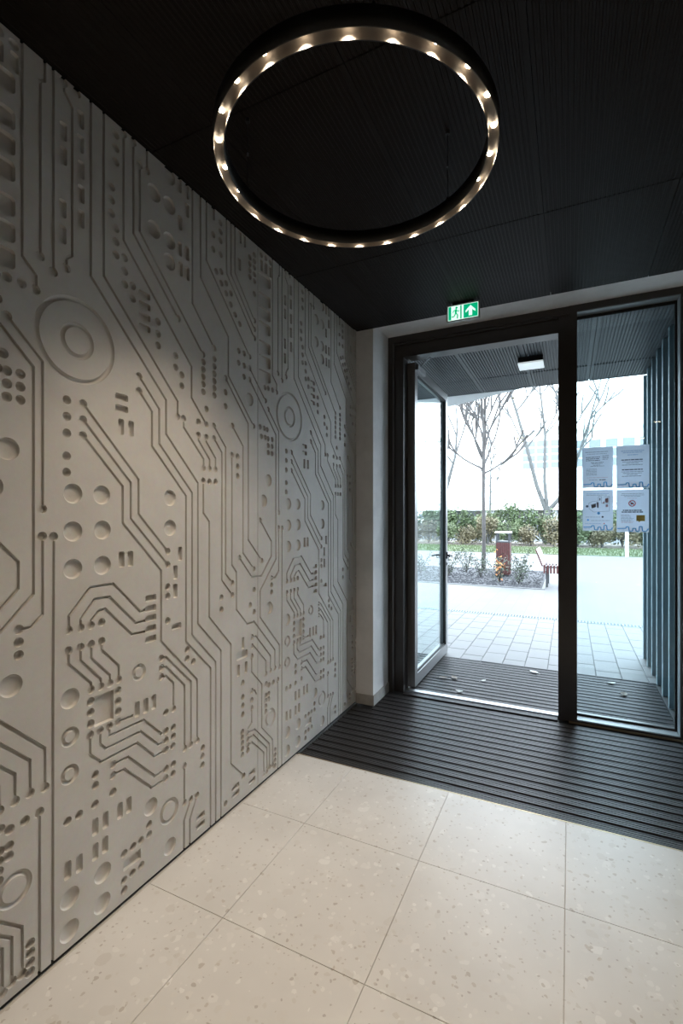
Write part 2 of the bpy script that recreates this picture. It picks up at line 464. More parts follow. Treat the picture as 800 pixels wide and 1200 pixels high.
# ------------------------------------------------------------------ relief of the left wall
# one mould, 1.343 m wide, cast again and again along the wall: (s, z) in metres from the mould's left foot
PW = 1.343
P0 = 0.726
TRACES = [
 ('e', [(0.138, 2.926), (0.138, 2.247), (0.18, 2.206), (0.18, 2.162)]),
 ('e', [(0.208, 2.938), (0.208, 2.838), (0.193, 2.825), (0.193, 2.273)]),
 ('e', [(0.235, 2.928), (0.235, 2.243)]),
 ('b', [(0.27, 2.885), (0.27, 2.857), (0.299, 2.824), (0.299, 2.328), (0.279, 2.308), (0.279, 2.276)]),
 ('', [(0.367, 2.941), (0.367, 2.291), (0.707, 1.934), (0.707, 1.794), (0.892, 1.603), (0.892, 0.971), (1.047, 0.812), (1.047, -0.0)]),
 ('e', [(0.418, 2.949), (0.418, 2.315), (0.771, 1.943), (0.771, 1.878)]),
 ('b', [(0.501, 2.885), (0.501, 2.487), (0.853, 2.114), (0.853, 1.977), (0.947, 1.876)]),
 ('b', [(0.545, 2.885), (0.545, 2.536), (0.774, 2.297)]),
 ('b', [(0.575, 2.818), (0.575, 2.559), (0.925, 2.191)]),
 ('e', [(0.609, 2.951), (0.609, 2.817)]),
 ('e', [(0.858, 2.937), (0.858, 2.396), (1.0, 2.244)]),
 ('e', [(0.909, 2.944), (0.909, 2.534), (1.101, 2.332), (1.101, 2.142), (1.305, 1.931)]),
 ('b', [(1.081, 2.124), (1.26, 1.935), (1.26, 1.332), (1.379, 1.214)]),
 ('e', [(0.947, 2.936), (0.947, 2.63), (1.272, 2.287)]),
 ('e', [(1.088, 2.95), (1.088, 2.636), (1.312, 2.398)]),
 ('e', [(1.121, 2.952), (1.121, 2.648), (1.312, 2.445)]),
 ('e', [(1.152, 2.952), (1.152, 2.669), (1.312, 2.491)]),
 ('b', [(1.272, 2.227), (1.412, 2.089)]),
 ('b', [(1.272, 2.167), (1.515, 1.918), (1.515, 1.211), (1.364, 1.054), (1.364, 0.909), (1.551, 0.715), (1.551, 0.59)]),
 ('b', [(0.096, 2.047), (0.2, 1.942), (0.2, 1.476)]),
 ('b', [(0.2, 1.389), (0.2, 1.142), (0.165, 1.109), (0.129, 1.109)]),
 ('s', [(0.236, 1.387), (0.233, 0.778), (0.233, -0.025)]),
 ('s', [(0.191, 0.521), (0.191, -0.029)]),
 ('b', [(1.364, 1.433), (1.47, 1.315), (1.47, 1.233), (1.376, 1.132), (1.29, 1.136), (1.187, 1.245)]),
 ('b', [(1.132, 1.901), (1.216, 1.813), (1.216, 1.267), (1.308, 1.176)]),
 ('b', [(1.128, 1.758), (1.128, 1.213), (1.164, 1.174), (1.164, 0.986), (1.25, 0.898), (1.31, 0.898), (1.505, 0.698), (1.505, 0.596)]),
 ('b', [(1.292, 0.82), (1.326, 0.816), (1.461, 0.677), (1.461, 0.595)]),
 ('b', [(1.292, 0.772), (1.305, 0.771), (1.417, 0.661), (1.417, 0.59)]),
 ('b', [(1.29, 0.72), (1.29, 0.634), (1.379, 0.545), (1.379, 0.306), (1.482, 0.2), (1.482, 0.057)]),
 ('b', [(1.254, 0.329), (1.313, 0.327), (1.452, 0.191), (1.452, 0.059)]),
 ('b', [(1.254, 0.298), (1.302, 0.301), (1.426, 0.178), (1.426, 0.049)]),
 ('b', [(1.258, 0.266), (1.291, 0.269), (1.398, 0.165), (1.398, 0.049)]),
 ('s', [(1.29, 0.538), (1.315, 0.532), (1.333, 0.505)]),
 ('s', [(1.29, 0.448), (1.29, 0.372), (1.255, 0.352)]),
 ('s', [(0.287, 1.073), (0.287, 1.12), (0.366, 1.206), (0.458, 1.206), (0.578, 1.083), (0.606, 1.087)]),
 ('s', [(0.329, 1.072), (0.329, 1.101), (0.383, 1.162), (0.442, 1.161), (0.557, 1.043), (0.606, 1.043)]),
 ('s', [(0.368, 1.073), (0.368, 1.089), (0.4, 1.119), (0.424, 1.12), (0.539, 1.003), (0.606, 1.0)]),
 ('b', [(0.287, 1.005), (0.287, 0.96), (0.368, 0.872), (0.368, 0.848)]),
 ('b', [(0.329, 1.006), (0.329, 0.961), (0.406, 0.874), (0.406, 0.847)]),
 ('b', [(0.369, 1.007), (0.369, 0.958), (0.443, 0.877), (0.443, 0.847)]),
 ('b', [(0.41, 1.007), (0.41, 0.976), (0.48, 0.901), (0.48, 0.849)]),
 ('b', [(0.365, 0.691), (0.365, 0.622), (0.409, 0.578), (0.563, 0.579), (0.65, 0.487), (0.707, 0.488)]),
 ('b', [(0.404, 0.691), (0.404, 0.643), (0.427, 0.617), (0.579, 0.617), (0.667, 0.527), (0.707, 0.528)]),
 ('b', [(0.441, 0.692), (0.441, 0.657), (0.593, 0.656), (0.683, 0.564), (0.707, 0.567)]),
 ('s', [(0.478, 0.694), (0.545, 0.692)]),
 ('b', [(0.456, 0.546), (0.522, 0.544), (0.65, 0.407), (0.707, 0.41)]),
 ('b', [(0.456, 0.506), (0.505, 0.506), (0.634, 0.369), (0.706, 0.371)]),
 ('b', [(0.682, 0.873), (0.708, 0.871), (0.849, 0.726), (0.849, 0.447)]),
 ('b', [(0.682, 0.835), (0.708, 0.831), (0.811, 0.722), (0.811, 0.447)]),
 ('b', [(0.682, 0.797), (0.708, 0.793), (0.748, 0.752), (0.748, 0.642)]),
 ('b', [(0.339, 1.839), (0.569, 1.596), (0.569, 1.462), (0.716, 1.308)]),
 ('b', [(0.339, 1.784), (0.533, 1.581), (0.533, 1.444), (0.716, 1.253)]),
 ('b', [(0.339, 1.73), (0.497, 1.565), (0.497, 1.428), (0.681, 1.232), (0.681, 0.942), (0.888, 0.722), (0.888, 0.449)]),
 ('s', [(0.572, 1.996), (0.671, 1.889), (0.671, 1.749), (0.856, 1.557), (0.856, 0.929), (1.01, 0.767), (1.01, -0.023)]),
 ('s', [(0.572, 1.939), (0.634, 1.872), (0.634, 1.734), (0.819, 1.542), (0.819, 0.909), (0.975, 0.749), (0.975, -0.003)]),
 ('b', [(0.927, 1.616), (0.927, 1.469), (0.966, 1.429), (0.966, 0.986), (1.121, 0.823), (1.121, 0.233), (1.222, 0.126)]),
 ('b', [(0.806, 1.877), (0.806, 1.839), (0.929, 1.715), (0.929, 1.673)]),
 ('b', [(0.896, 1.82), (0.896, 1.796), (0.968, 1.717), (0.968, 1.674)]),
 ('b', [(0.947, 1.817), (0.947, 1.796), (1.009, 1.727), (1.009, 1.675)]),
 ('b', [(0.998, 1.82), (1.054, 1.76), (1.054, 1.146), (1.132, 1.064)]),
 ('b', [(0.998, 1.878), (1.081, 1.789), (1.081, 1.174), (1.132, 1.125)]),
 ('b', [(0.81, 0.372), (0.81, 0.213)]),
 ('s', [(0.848, 0.208), (0.808, 0.136), (0.808, -0.005)]),
 ('s', [(0.886, 0.205), (0.843, 0.123), (0.843, -0.004)]),
]
DOTS = [
  (0.316, 2.887), (0.467, 2.856), (0.468, 2.807), (0.468, 2.757), (0.45, 2.654), (0.45, 2.606), (0.45, 2.557), (0.469, 2.512),
  (0.468, 2.463), (0.469, 2.415), (0.505, 2.422), (0.506, 2.372), (0.507, 2.324), (0.542, 2.333), (0.542, 2.283), (0.665, 2.242),
  (0.665, 2.194), (0.665, 2.146), (0.76, 2.133), (0.76, 2.085), (0.795, 2.062), (0.795, 2.015), (0.927, 2.157), (0.927, 2.123),
  (0.927, 2.09), (0.927, 2.055), (0.927, 2.021), (1.001, 2.193), (1.001, 2.158), (1.001, 2.124), (1.001, 2.089), (1.001, 2.056),
  (1.001, 2.022), (0.948, 1.947), (1.081, 2.056), (1.081, 1.988), (1.181, 2.288), (1.225, 2.289), (1.181, 2.228), (1.225, 2.227),
  (1.225, 2.169), (1.085, 2.537), (1.12, 2.552), (1.12, 2.497), (1.153, 2.46), (1.189, 2.426), (1.312, 2.631), (0.993, 2.773),
  (1.043, 2.856), (1.045, 2.815), (1.043, 2.771), (0.993, 2.704), (1.045, 2.706), (1.014, 2.61), (1.049, 2.626), (1.049, 2.57),
  (1.085, 2.586), (1.273, 2.805), (1.312, 2.837), (1.273, 2.771), (1.312, 2.804), (1.273, 2.737), (1.312, 2.77), (1.273, 2.704),
  (1.312, 2.734), (1.312, 2.7), (0.086, 1.933), (0.096, 1.884), (0.134, 1.885), (0.096, 1.846), (0.134, 1.846), (0.096, 1.807),
  (0.134, 1.806), (0.281, 1.839), (0.281, 1.784), (0.281, 1.729), (0.28, 1.653), (0.28, 1.599), (1.364, 1.937), (1.402, 1.936),
  (1.376, 1.887), (1.412, 1.887), (1.408, 2.159), (0.096, 2.163), (0.138, 2.163), (1.374, 2.868), (1.416, 2.872), (1.458, 2.868),
  (0.129, 1.071), (0.129, 1.032), (0.41, 1.075), (0.367, 0.808), (0.367, 0.77), (0.367, 0.73), (0.385, 0.544), (0.385, 0.506),
  (0.384, 0.44), (0.283, 0.439), (0.324, 0.438), (0.103, 0.519), (0.147, 0.52), (1.42, 0.534), (1.418, 0.47), (1.444, 0.471),
  (1.416, 0.442), (1.444, 0.441), (1.416, 0.412), (1.416, 0.383), (0.478, 0.81), (0.478, 0.77), (0.478, 0.732), (0.707, 0.643),
  (0.747, 0.565), (0.747, 0.527), (0.745, 0.487), (0.747, 0.411), (0.745, 0.371), (0.456, 0.445), (0.62, 0.231), (0.62, 0.191),
  (0.581, 0.192), (0.544, 0.191), (0.504, 0.19), (0.582, 0.094), (0.542, 0.091), (0.504, 0.091), (0.504, 0.053), (0.716, 1.161),
  (0.716, 1.122), (0.716, 1.02), (0.896, 1.878), (0.968, 1.615), (1.009, 1.617), (1.173, 1.756), (1.173, 1.706), (1.173, 1.657),
  (0.826, 0.872), (0.826, 0.833), (0.864, 0.81), (1.051, 1.065), (1.051, 1.008), (1.31, 1.066), (1.277, 0.991), (1.31, 0.95),
  (1.214, 0.605), (1.214, 0.532), (1.214, 0.489), (1.214, 0.444), (1.29, 0.49), (0.923, 0.401), (0.921, 0.364), (0.921, 0.324),
  (1.081, 0.061), (1.211, 0.355), (1.211, 0.327), (1.211, 0.298), (1.211, 0.268), (1.211, 0.238), (1.257, 0.241), (0.163, 0.131),
  (0.163, 0.102), (0.163, 0.072), (0.163, 0.042),
]
DISCS = [
  (0.644, 2.751), (0.724, 2.872), (0.724, 2.749), (0.644, 2.605), (0.724, 2.601), (0.724, 2.514), (0.41, 1.529), (0.728, 1.53),
  (0.413, 1.404), (0.413, 1.278), (0.729, 1.405), (0.302, 1.529), (0.302, 1.402), (0.302, 1.276), (0.098, 1.653), (1.396, 1.539),
  (0.107, 0.946), (0.292, 0.844), (0.291, 0.178), (0.29, 0.07), (0.414, 0.179), (0.412, 0.072), (0.628, 0.297), (0.728, 0.076),
  (1.27, 2.063),
]
VSLOTS = [
  (0.782, 2.869), (0.825, 2.869), (0.826, 2.788), (0.785, 2.711), (0.785, 2.599), (0.826, 2.6), (0.789, 2.514), (0.828, 2.514),
  (0.993, 2.872), (1.192, 2.867), (1.228, 2.865), (1.187, 2.727), (0.269, 2.722), (0.269, 2.642), (0.33, 2.807), (0.33, 2.724),
  (0.332, 2.637), (0.332, 2.554), (0.332, 2.469), (0.267, 2.467), (0.267, 2.381), (0.491, 1.786), (0.535, 1.786), (0.493, 1.292),
  (0.532, 1.292), (0.785, 1.293), (0.758, 1.216), (0.758, 1.138), (0.385, 0.36), (0.385, 0.272), (0.325, 0.271), (0.284, 0.275),
  (0.426, 0.36), (0.424, 0.273), (0.486, 0.36), (0.525, 0.36), (0.563, 0.708), (0.604, 0.707), (0.644, 0.708), (1.216, 0.806),
  (1.18, 0.676), (1.24, 0.676), (1.376, 2.814), (1.418, 2.817), (1.461, 2.817),
]
HSLOTS = [
  (0.598, 2.322), (0.599, 2.28), (0.599, 2.237), (0.599, 2.193), (0.494, 1.896), (0.494, 1.854), (0.629, 1.128), (0.629, 1.087),
  (0.629, 1.048), (0.629, 1.007), (0.629, 0.965), (0.765, 0.987), (1.29, 0.109), (1.295, 0.066), (1.159, 0.103), (1.159, 0.068),
  (0.91, 0.099), (0.91, 0.059),
]
RINGS = [
  (0.292, 0.716), (0.291, 0.591), (0.572, 0.849),
]
BIGRINGS = [
  (0.724, 0.226), (0.117, 0.332),
]
SQUARES = [2.747, 2.639, 2.562, 2.483, 2.379, 2.3, 2.221]
# target ring, chips
TW = 0.0106       # width of a track groove
DR = 0.0152       # radius of a pad
def circle(cx, cz, r, n=16):
    return [(cx + r * math.cos(2 * PI * k / n), cz + r * math.sin(2 * PI * k / n)) for k in range(n)]
def rrect(cx, cz, w, h, r, n=4):
    out = []
    for qx, qz, a in ((1, -1, -90), (1, 1, 0), (-1, 1, 90), (-1, -1, 180)):
        for k in range(n + 1):
            t = R(a + 90.0 * k / n)
            out.append((cx + qx * (w / 2 - r) + r * math.cos(t), cz + qz * (h / 2 - r) + r * math.sin(t)))
    return out
def thick(p, w):
    p = [Vector(q) for q in p]
    L, Rr = [], []
    for i in range(len(p)):
        a = (p[i] - p[i - 1]).normalized() if i else (p[1] - p[0]).normalized()
        c = (p[i + 1] - p[i]).normalized() if i < len(p) - 1 else a
        na, nc = Vector((-a.y, a.x)), Vector((-c.y, c.x))
        m = (na + nc).normalized()
        k = min(1.6, 1.0 / max(0.4, m.dot(na))) * w / 2
        L.append(p[i] + m * k); Rr.append(p[i] - m * k)
    return [tuple(q) for q in Rr] + [tuple(q) for q in reversed(L)]

def relief_wall(ya, yb, za, zb, seams, root):
    grooves, holes, islands, profs = [], [], [], []
    def each(s0, s1):
        for k in range(-2, 3):
            o = P0 + k * PW
            if s1 + o > ya and s0 + o < yb:
                yield o
    def inside(y0, y1, z0, z1):
        return y0 > ya + 0.004 and y1 < yb - 0.004 and z0 > za + 0.004 and z1 < zb - 0.004 and not any(y0 < q + 0.004 and y1 > q - 0.004 for q in seams)
    for fl, p in TRACES:
        for o in each(min(q[0] for q in p), max(q[0] for q in p)):
            q = [(a + o, c) for a, c in p]
            grooves.append(thick(q, TW))
            if fl in 'sb' and fl: grooves.append(circle(*q[0], DR))
            if fl in 'eb' and fl: grooves.append(circle(*q[-1], DR))
    for q in seams:
        grooves.append([(q - 0.002, za - 0.01), (q + 0.002, za - 0.01), (q + 0.002, zb + 0.01), (q - 0.002, zb + 0.01)])
    def cut(poly, prof):
        ys = [q[0] for q in poly]; zs = [q[1] for q in poly]
        if inside(min(ys), max(ys), min(zs), max(zs)):
            holes.append(poly); profs.append(prof)
        else:
            grooves.append(poly)
    for s, z in DOTS:
        for o in each(s - 0.02, s + 0.02):
            cut(circle(s + o, z, DR), [circle(s + o, z, DR * k) + [-d] for k, d in ((1, 0), (0.94, 0.009), (0.8, 0.0145), (0.3, 0.0155))])
    for s, z in DISCS:
        for o in each(s - 0.04, s + 0.04):
            cut(circle(s + o, z, 0.034, 28), [circle(s + o, z, 0.034 * k, 28) + [-d] for k, d in ((1, 0), (0.965, 0.005), (0.90, 0.0085), (0.78, 0.0098), (0.3, 0.010))])
    def slot(s, z, w, h, r, d=0.0135):
        for o in each(s - w / 2, s + w / 2):
            cut(rrect(s + o, z, w, h, r), [rrect(s + o, z, w - 2 * i, h - 2 * i, max(0.0008, r - i)) + [-e] for i, e in ((0, 0), (0.0015, d * 0.88), (0.0032, d))] + ['flat'])
    for s, z in VSLOTS: slot(s, z, 0.025, 0.060, 0.007)
    for s, z in HSLOTS: slot(s, z, 0.056, 0.026, 0.007)
    for z in SQUARES: slot(0.064, z, 0.112, 0.060, 0.014)
    slot(0.420, 0.765, 0.078, 0.108, 0.003)
    slot(0.541, 0.142, 0.080, 0.040, 0.003)
    slot(1.209, 0.748, 0.095, 0.042, 0.012)
    def ring(s, z, r1, r2, n=40):
        for o in each(s - r1, s + r1):
            if not inside(s + o - r1, s + o + r1, z - r1, z + r1):
                continue
            holes.append(circle(s + o, z, r1, n)); islands.append(circle(s + o, z, r2, n))
            profs.append([circle(s + o, z, r1 + (r2 - r1) * t, n) + [-0.010 * math.sin(PI * t) ** 0.6 if 0 < t < 1 else 0.0] for t in (0, .1, .25, .5, .75, .9, 1)] + ['open'])
    ring(0.318, 2.047, 0.145, 0.127, 72)
    ring(0.318, 2.047, 0.062, 0.044, 40)
    for s, z in RINGS: ring(s, z, 0.033, 0.017, 28)
    for s, z in BIGRINGS: ring(s, z, 0.052, 0.034, 40)

    polys = [[(ya, za), (yb, za), (yb, zb), (ya, zb)]] + holes + islands + grooves
    nh, ni = len(holes), len(islands)
    vs, fs = [], []
    for p in polys:
        a = sum(p[i][0] * p[(i + 1) % len(p)][1] - p[(i + 1) % len(p)][0] * p[i][1] for i in range(len(p)))
        if a < 0:
            p = list(reversed(p))
        fs.append(list(range(len(vs), len(vs) + len(p))))
        vs += [Vector(q) for q in p]
    ov, oe, of, _, _, orig = delaunay_2d_cdt(vs, [], fs, 0, 1e-6, True)
    GD = 0.0105
    kind = {}
    tris = []
    for f, og in zip(of, orig):
        if 0 not in og:
            continue
        isl = any(nh < k <= nh + ni for k in og)
        hol = any(1 <= k <= nh for k in og)
        gro = any(k > nh + ni for k in og)
        # a small ring inside the island of a larger one
        if hol and isl:
            cnt_h = sum(1 for k in og if 1 <= k <= nh); cnt_i = sum(1 for k in og if nh < k <= nh + ni)
            hol = cnt_h > cnt_i
        t = 'hole' if hol else ('groove' if gro else 'front')
        a, b_, c_ = [ov[i] for i in f[:3]]
        if (b_.x - a.x) * (c_.y - a.y) - (c_.x - a.x) * (b_.y - a.y) < 0:
            f = list(reversed(f))
        tris.append((tuple(f), t))
    edge = {}
    for f, t in tris:
        for i in range(len(f)):
            edge.setdefault((f[i], f[(i + 1) % len(f)]), t)
    nrm = {}
    walls = []
    for f, t in tris:
        if t != 'groove':
            continue
        for i in range(len(f)):
            a, c = f[i], f[(i + 1) % len(f)]
            if edge.get((c, a)) == 'front':
                walls.append((a, c))
                d = (ov[c] - ov[a]).normalized()
                n = Vector((-d.y, d.x))
                for q in (a, c):
                    nrm[q] = nrm.get(q, Vector((0, 0))) + n
    panels = [MB() for _ in range(len(seams) + 1)]
    def which(y):
        return sum(1 for q in seams if y > q)
    maps = [dict() for _ in panels]
    def vid(pi, i, deep):
        mp = maps[pi]; b = panels[pi]
        if (i, deep) not in mp:
            p = ov[i]
            if deep:
                n = nrm.get(i)
                if n is not None and n.length > 1e-6:
                    p = p + n.normalized() * 0.0012
                b.v.append((XL - GD, p.x, p.y))
            else:
                b.v.append((XL, p.x, p.y))
            mp[(i, deep)] = len(b.v) - 1
        return mp[(i, deep)]
    for f, t in tris:
        if t == 'hole':
            continue
        cyy = sum(ov[i].x for i in f) / len(f)
        pi = which(cyy)
        panels[pi].f.append(tuple(vid(pi, i, t == 'groove') for i in f)); panels[pi].sm.append(False)
    for a, c in walls:
        pi = which((ov[a].x + ov[c].x) / 2)
        panels[pi].f.append((vid(pi, a, False), vid(pi, c, False), vid(pi, c, True), vid(pi, a, True))); panels[pi].sm.append(False)
    for pr in profs:
        opened, hard = pr[-1] == 'open', pr[-1] == 'flat'
        if opened or hard: pr = pr[:-1]
        pi = which(pr[0][0][0])
        n = len(pr[0]) - 1
        v2 = [(XL + rg[-1], q[0], q[1]) for rg in pr for q in rg[:-1]]
        f2 = []
        for r_ in range(len(pr) - 1):
            for k in range(n):
                f2.append((r_ * n + k, r_ * n + (k + 1) % n, (r_ + 1) * n + (k + 1) % n, (r_ + 1) * n + k))
        if not opened:
            f2.append(tuple((len(pr) - 1) * n + k for k in range(n)))
        panels[pi].add(v2, f2, not hard)
    for b in panels:
        b.build('relief_panel', 'concrete', root)

relief_wall(P0 - PW, YF - 0.001, 0.014, ZC - 0.001, [P0, P0 + PW], wl)
bp = MB(); bp.box(XL - 0.03, XL, YB, P0 - PW - 0.002, 0.014, ZC)
bp.build('plain_panel', 'concrete', wl)

# ------------------------------------------------------------------ glazed entrance: door and side light
door = empty('door_1', (-0.65, YD, 0))
tag(door, 'bronze aluminium glazed entrance door standing open outwards', 'door', kind='structure')
def dpart(name, dims, m, parent=door):
    x0, x1, y0, y1, z0, z1 = dims
    b = MB(); b.box(x0, x1, y0, y1, z0, z1)
    o = b.build(name, m)
    o.parent = parent
    o.matrix_parent_inverse = Matrix.Translation(-Vector(parent.location)) if parent is not None and parent.parent is None else Matrix()
    return o
dpart('frame_stile', (XF0 - 0.02, -1.320, YD, YO - 0.005, 0.0, ZS), 'frame')
dpart('frame_head', (-1.320, -0.004, YD, YO - 0.005, 2.888, ZS), 'frame')
dpart('jamb_stile', (-1.320, -1.236, YD + 0.035, YO - 0.005, 0.0, 2.888), 'frame')
dpart('jamb_bead', (-1.320, -1.312, YD + 0.008, YD + 0.035, 0.0, 2.888), 'steel')  # steel colour paints the thin highlight along the bead
dpart('jamb_stile', (-0.072, -0.004, YD + 0.012, YO - 0.005, 0.0, 2.888), 'frame')
dpart('jamb_head', (-1.236, -0.072, YD + 0.035, YO - 0.005, 2.775, 2.888), 'frame')
dpart('head_bead', (-1.306, -0.072, YD + 0.012, YD + 0.035, 2.872, 2.888), 'frame')
dpart('threshold', (-1.236, -0.072, YD + 0.075, YD + 0.125, 0.0, 0.007), 'steel')
# the leaf, turned out by a right angle
LX0, LX1, LY0, LY1, LZ0, LZ1 = -1.240, -1.172, 3.84, 5.02, 0.014, 2.755
leaf = MB()
SW = 0.075
leaf.box(LX0, LX1, LY0, LY0 + SW, LZ0, LZ1)
leaf.box(LX0, LX1, LY1 - SW, LY1, LZ0, LZ1)
leaf.box(LX0, LX1, LY0 + SW, LY1 - SW, LZ0, LZ0 + 0.095)
leaf.box(LX0, LX1, LY0 + SW, LY1 - SW, LZ1 - SW, LZ1)
leaf = leaf.build('door_leaf', 'leaf_frame')
leaf.parent = door
leaf.matrix_parent_inverse = Matrix.Translation(-Vector(door.location))
def lpart(name, b, m):
    o = b.build(name, m)
    o.parent = leaf
    return o
g = MB(); g.box(-1.212, -1.200, LY0 + SW - 0.008, LY1 - SW + 0.008, LZ0 + 0.087, LZ1 - SW + 0.008); lpart('glass_pane', g, 'glass')
g = MB()
for (ya, yb, za, zb) in ((LY0 + SW, LY0 + SW + 0.012, LZ0 + 0.095, LZ1 - SW), (LY1 - SW - 0.012, LY1 - SW, LZ0 + 0.095, LZ1 - SW),
                         (LY0 + SW, LY1 - SW, LZ0 + 0.095, LZ0 + 0.107), (LY0 + SW, LY1 - SW, LZ1 - SW - 0.012, LZ1 - SW)):
    g.box(-1.200, -1.186, ya, yb, za, zb)
lpart('glazing_gasket', g, 'gasket')
for sx, xf in ((1, LX1), (-1, LX0)):
    h = MB()
    yh, zh = LY1 - 0.040, 1.045
    h.box(min(xf, xf + sx * 0.010), max(xf, xf + sx * 0.010), yh - 0.016, yh + 0.016, zh - 0.035, zh + 0.035)
    h.tube([(xf, yh, zh), (xf + sx * 0.045, yh, zh), (xf + sx * 0.055, yh - 0.012, zh), (xf + sx * 0.055, yh - 0.13, zh)], 0.0095, 8)
    lpart('door_handle', h, 'gasket')
    h = MB()
    h.tube([(xf, yh, zh - 0.09), (xf + sx * 0.012, yh, zh - 0.09)], 0.017, 12)
    lpart('lock_cylinder', h, 'steel')
for zz in (0.28, 1.45, 2.5):
    h = MB(); h.tube([(-1.247, YO - 0.008, zz - 0.06), (-1.247, YO - 0.008, zz + 0.06)], 0.011, 10)
    lpart('hinge', h, 'gasket')
h = MB()
h.box(-1.172, -1.150, LY0 + 0.02, LY0 + 0.25, LZ1 - 0.055, LZ1 - 0.012)
h.tube([(-1.160, LY0 + 0.12, LZ1 - 0.006), (-1.03, YD + 0.105, LZ1 + 0.006)], 0.007, 6)
lpart('closer_arm', h, 'steel')

win = empty('window_1', (0.32, YD, 0))
tag(win, 'fixed glass side light in a bronze aluminium frame', 'window', kind='structure')
X0, X1 = -0.004, 0.698
GY = YD + 0.10
dpart('frame_stile', (X0, 0.048, YD - 0.004, YO - 0.005, 0.0, ZS), 'frame', win)
dpart('frame_stile', (0.648, X1, YD - 0.004, YO - 0.005, 0.0, ZS), 'frame', win)
dpart('frame_rail', (0.048, 0.648, YD - 0.004, YO - 0.005, 2.893, ZS), 'frame', win)
dpart('frame_rail', (0.048, 0.648, YD - 0.004, YO - 0.005, 0.0, 0.024), 'frame', win)
b = MB()
b.box(0.048, 0.648, YD + 0.004, GY, 2.889, 2.893); b.box(0.048, 0.648, YD + 0.004, GY, 0.024, 0.028)
b.box(0.643, 0.648, YD + 0.004, GY, 0.028, 2.889)
o = b.build('frame_rebate', 'frame_in', win); o.matrix_parent_inverse = Matrix.Translation(-Vector(win.location))
b = MB()
b.box(0.048, 0.648, GY - 0.012, GY, 2.868, 2.889); b.box(0.048, 0.648, GY - 0.012, GY, 0.028, 0.040)
b.box(0.630, 0.643, GY - 0.012, GY, 0.040, 2.868)
o = b.build('glazing_gasket', 'gasket', win); o.matrix_parent_inverse = Matrix.Translation(-Vector(win.location))
dpart('glass_pane', (0.046, 0.650, GY, GY + 0.012, 0.022, 2.895), 'glass_side', win)
b = MB(); b.box(X0, X1, YD - 0.012, YD - 0.004, 0.0, 0.012)
o = b.build('base_profile', 'brass', win); o.matrix_parent_inverse = Matrix.Translation(-Vector(win.location))

# ------------------------------------------------------------------ entrance mats
PITCH = 0.0735
def slat_mesh(w):
    # rounded aluminium rail with three fine ridges, lying along x
    prof = [(-0.027, 0.0), (-0.027, 0.011), (-0.0255, 0.014), (-0.019, 0.014), (-0.0175, 0.0105), (-0.011, 0.0105), (-0.0095, 0.013), (-0.003, 0.013), (-0.0015, 0.010),
            (0.005, 0.010), (0.0065, 0.013), (0.013, 0.013), (0.0145, 0.0105), (0.020, 0.0105), (0.0215, 0.014), (0.0255, 0.014), (0.027, 0.011), (0.027, 0.0)]
    b = MB(); n = len(prof)
    vs = [(-w / 2, y, z) for y, z in prof] + [(w / 2, y, z) for y, z in prof]
    b.add(vs, [(i, n + i, n + i + 1, i + 1) for i in range(n - 1)] + [tuple(range(n)), tuple(range(2 * n - 1, n - 1, -1))])
    return b
ZM = -0.012
mat_in = empty('entrance_mat', (0.4, 3.05, -0.02))
tag(mat_in, 'dark ribbed entrance mat set in the terrazzo floor indoors', 'door mat')
mat_out = empty('entrance_mat', (-0.3, 4.35, -0.02))
tag(mat_out, 'dark ribbed entrance mat outdoors under the canopy', 'door mat')
def mpart(name, b, m, root):
    o = b.build(name, m, root); o.matrix_parent_inverse = Matrix.Translation(-Vector(root.location)); return o
b = MB(); b.box(XL - 0.03, XR, YM, YD + 0.072, -0.12, ZM); mpart('mat_base', b, 'mat_base', mat_in)
b = MB(); b.box(XF0 - 0.06, 0.67, YD + 0.130, 4.868, -0.12, ZM); mpart('mat_base', b, 'mat_base', mat_out)
b = MB(); b.box(XL, XR, YM, YM + 0.006, ZM, 0.001); mpart('edge_profile', b, 'brass', mat_in)
b = MB(); b.box(XL, XL + 0.012, YM + 0.006, YF - 0.010, ZM, 0.003); mpart('edge_profile', b, 'steel', mat_in)
cache = {}
def put_slat(x0, x1, y, root):
    w = round(x1 - x0, 3)
    if w not in cache:
        o = slat_mesh(w).build('slat', 'mat_slat', root); cache[w] = o
    else:
        o = inst('slat', cache[w], (0, 0, 0), root)
    o.location = ((x0 + x1) / 2, y, ZM)
    o.matrix_parent_inverse = Matrix.Translation(-Vector(root.location))
y = YM + 0.006 + 0.032
while y < YF - 0.045:
    put_slat(XL + 0.014, XR - 0.01, y, mat_in); y += PITCH
while y < YD - 0.04:
    put_slat(XF0 + 0.012, XF1 - 0.01, y, mat_in); y += PITCH
put_slat(-1.23, -0.078, YD + 0.028, mat_in)
y = YD + 0.165
while y < 4.84:
    put_slat(XF0 - 0.05, 0.664, y, mat_out); y += PITCH

# ------------------------------------------------------------------ ring lamp
RX, RY, RZ = -0.626, 1.393, 2.58
RO, RI, RT = 0.446, 0.411, 2.632
ring = empty('ring_pendant_lamp', (RX, RY, RZ))
tag(ring, 'black ring pendant lamp with a circle of warm light points', 'lamp')
def rpart(name, b, m):
    o = b.build(name, m, ring); o.matrix_parent_inverse = Matrix.Translation((-RX, -RY, -RZ)); return o
b = MB()
b.lathe(RX, RY, [(RO - 0.003, RZ), (RO, RZ), (RO, RT), (RI, RT), (RI, RZ), (RI + 0.003, RZ)], 96)
rpart('ring_body', b, 'lamp_black')
b = MB()
b.lathe(RX, RY, [(RI + 0.003, RZ), (RI + 0.003, RZ + 0.029), (RO - 0.003, RZ + 0.029), (RO - 0.003, RZ)], 96, False)
for i in range(len(b.sm)): b.sm[i] = True
rpart('light_channel', b, 'lamp_channel')
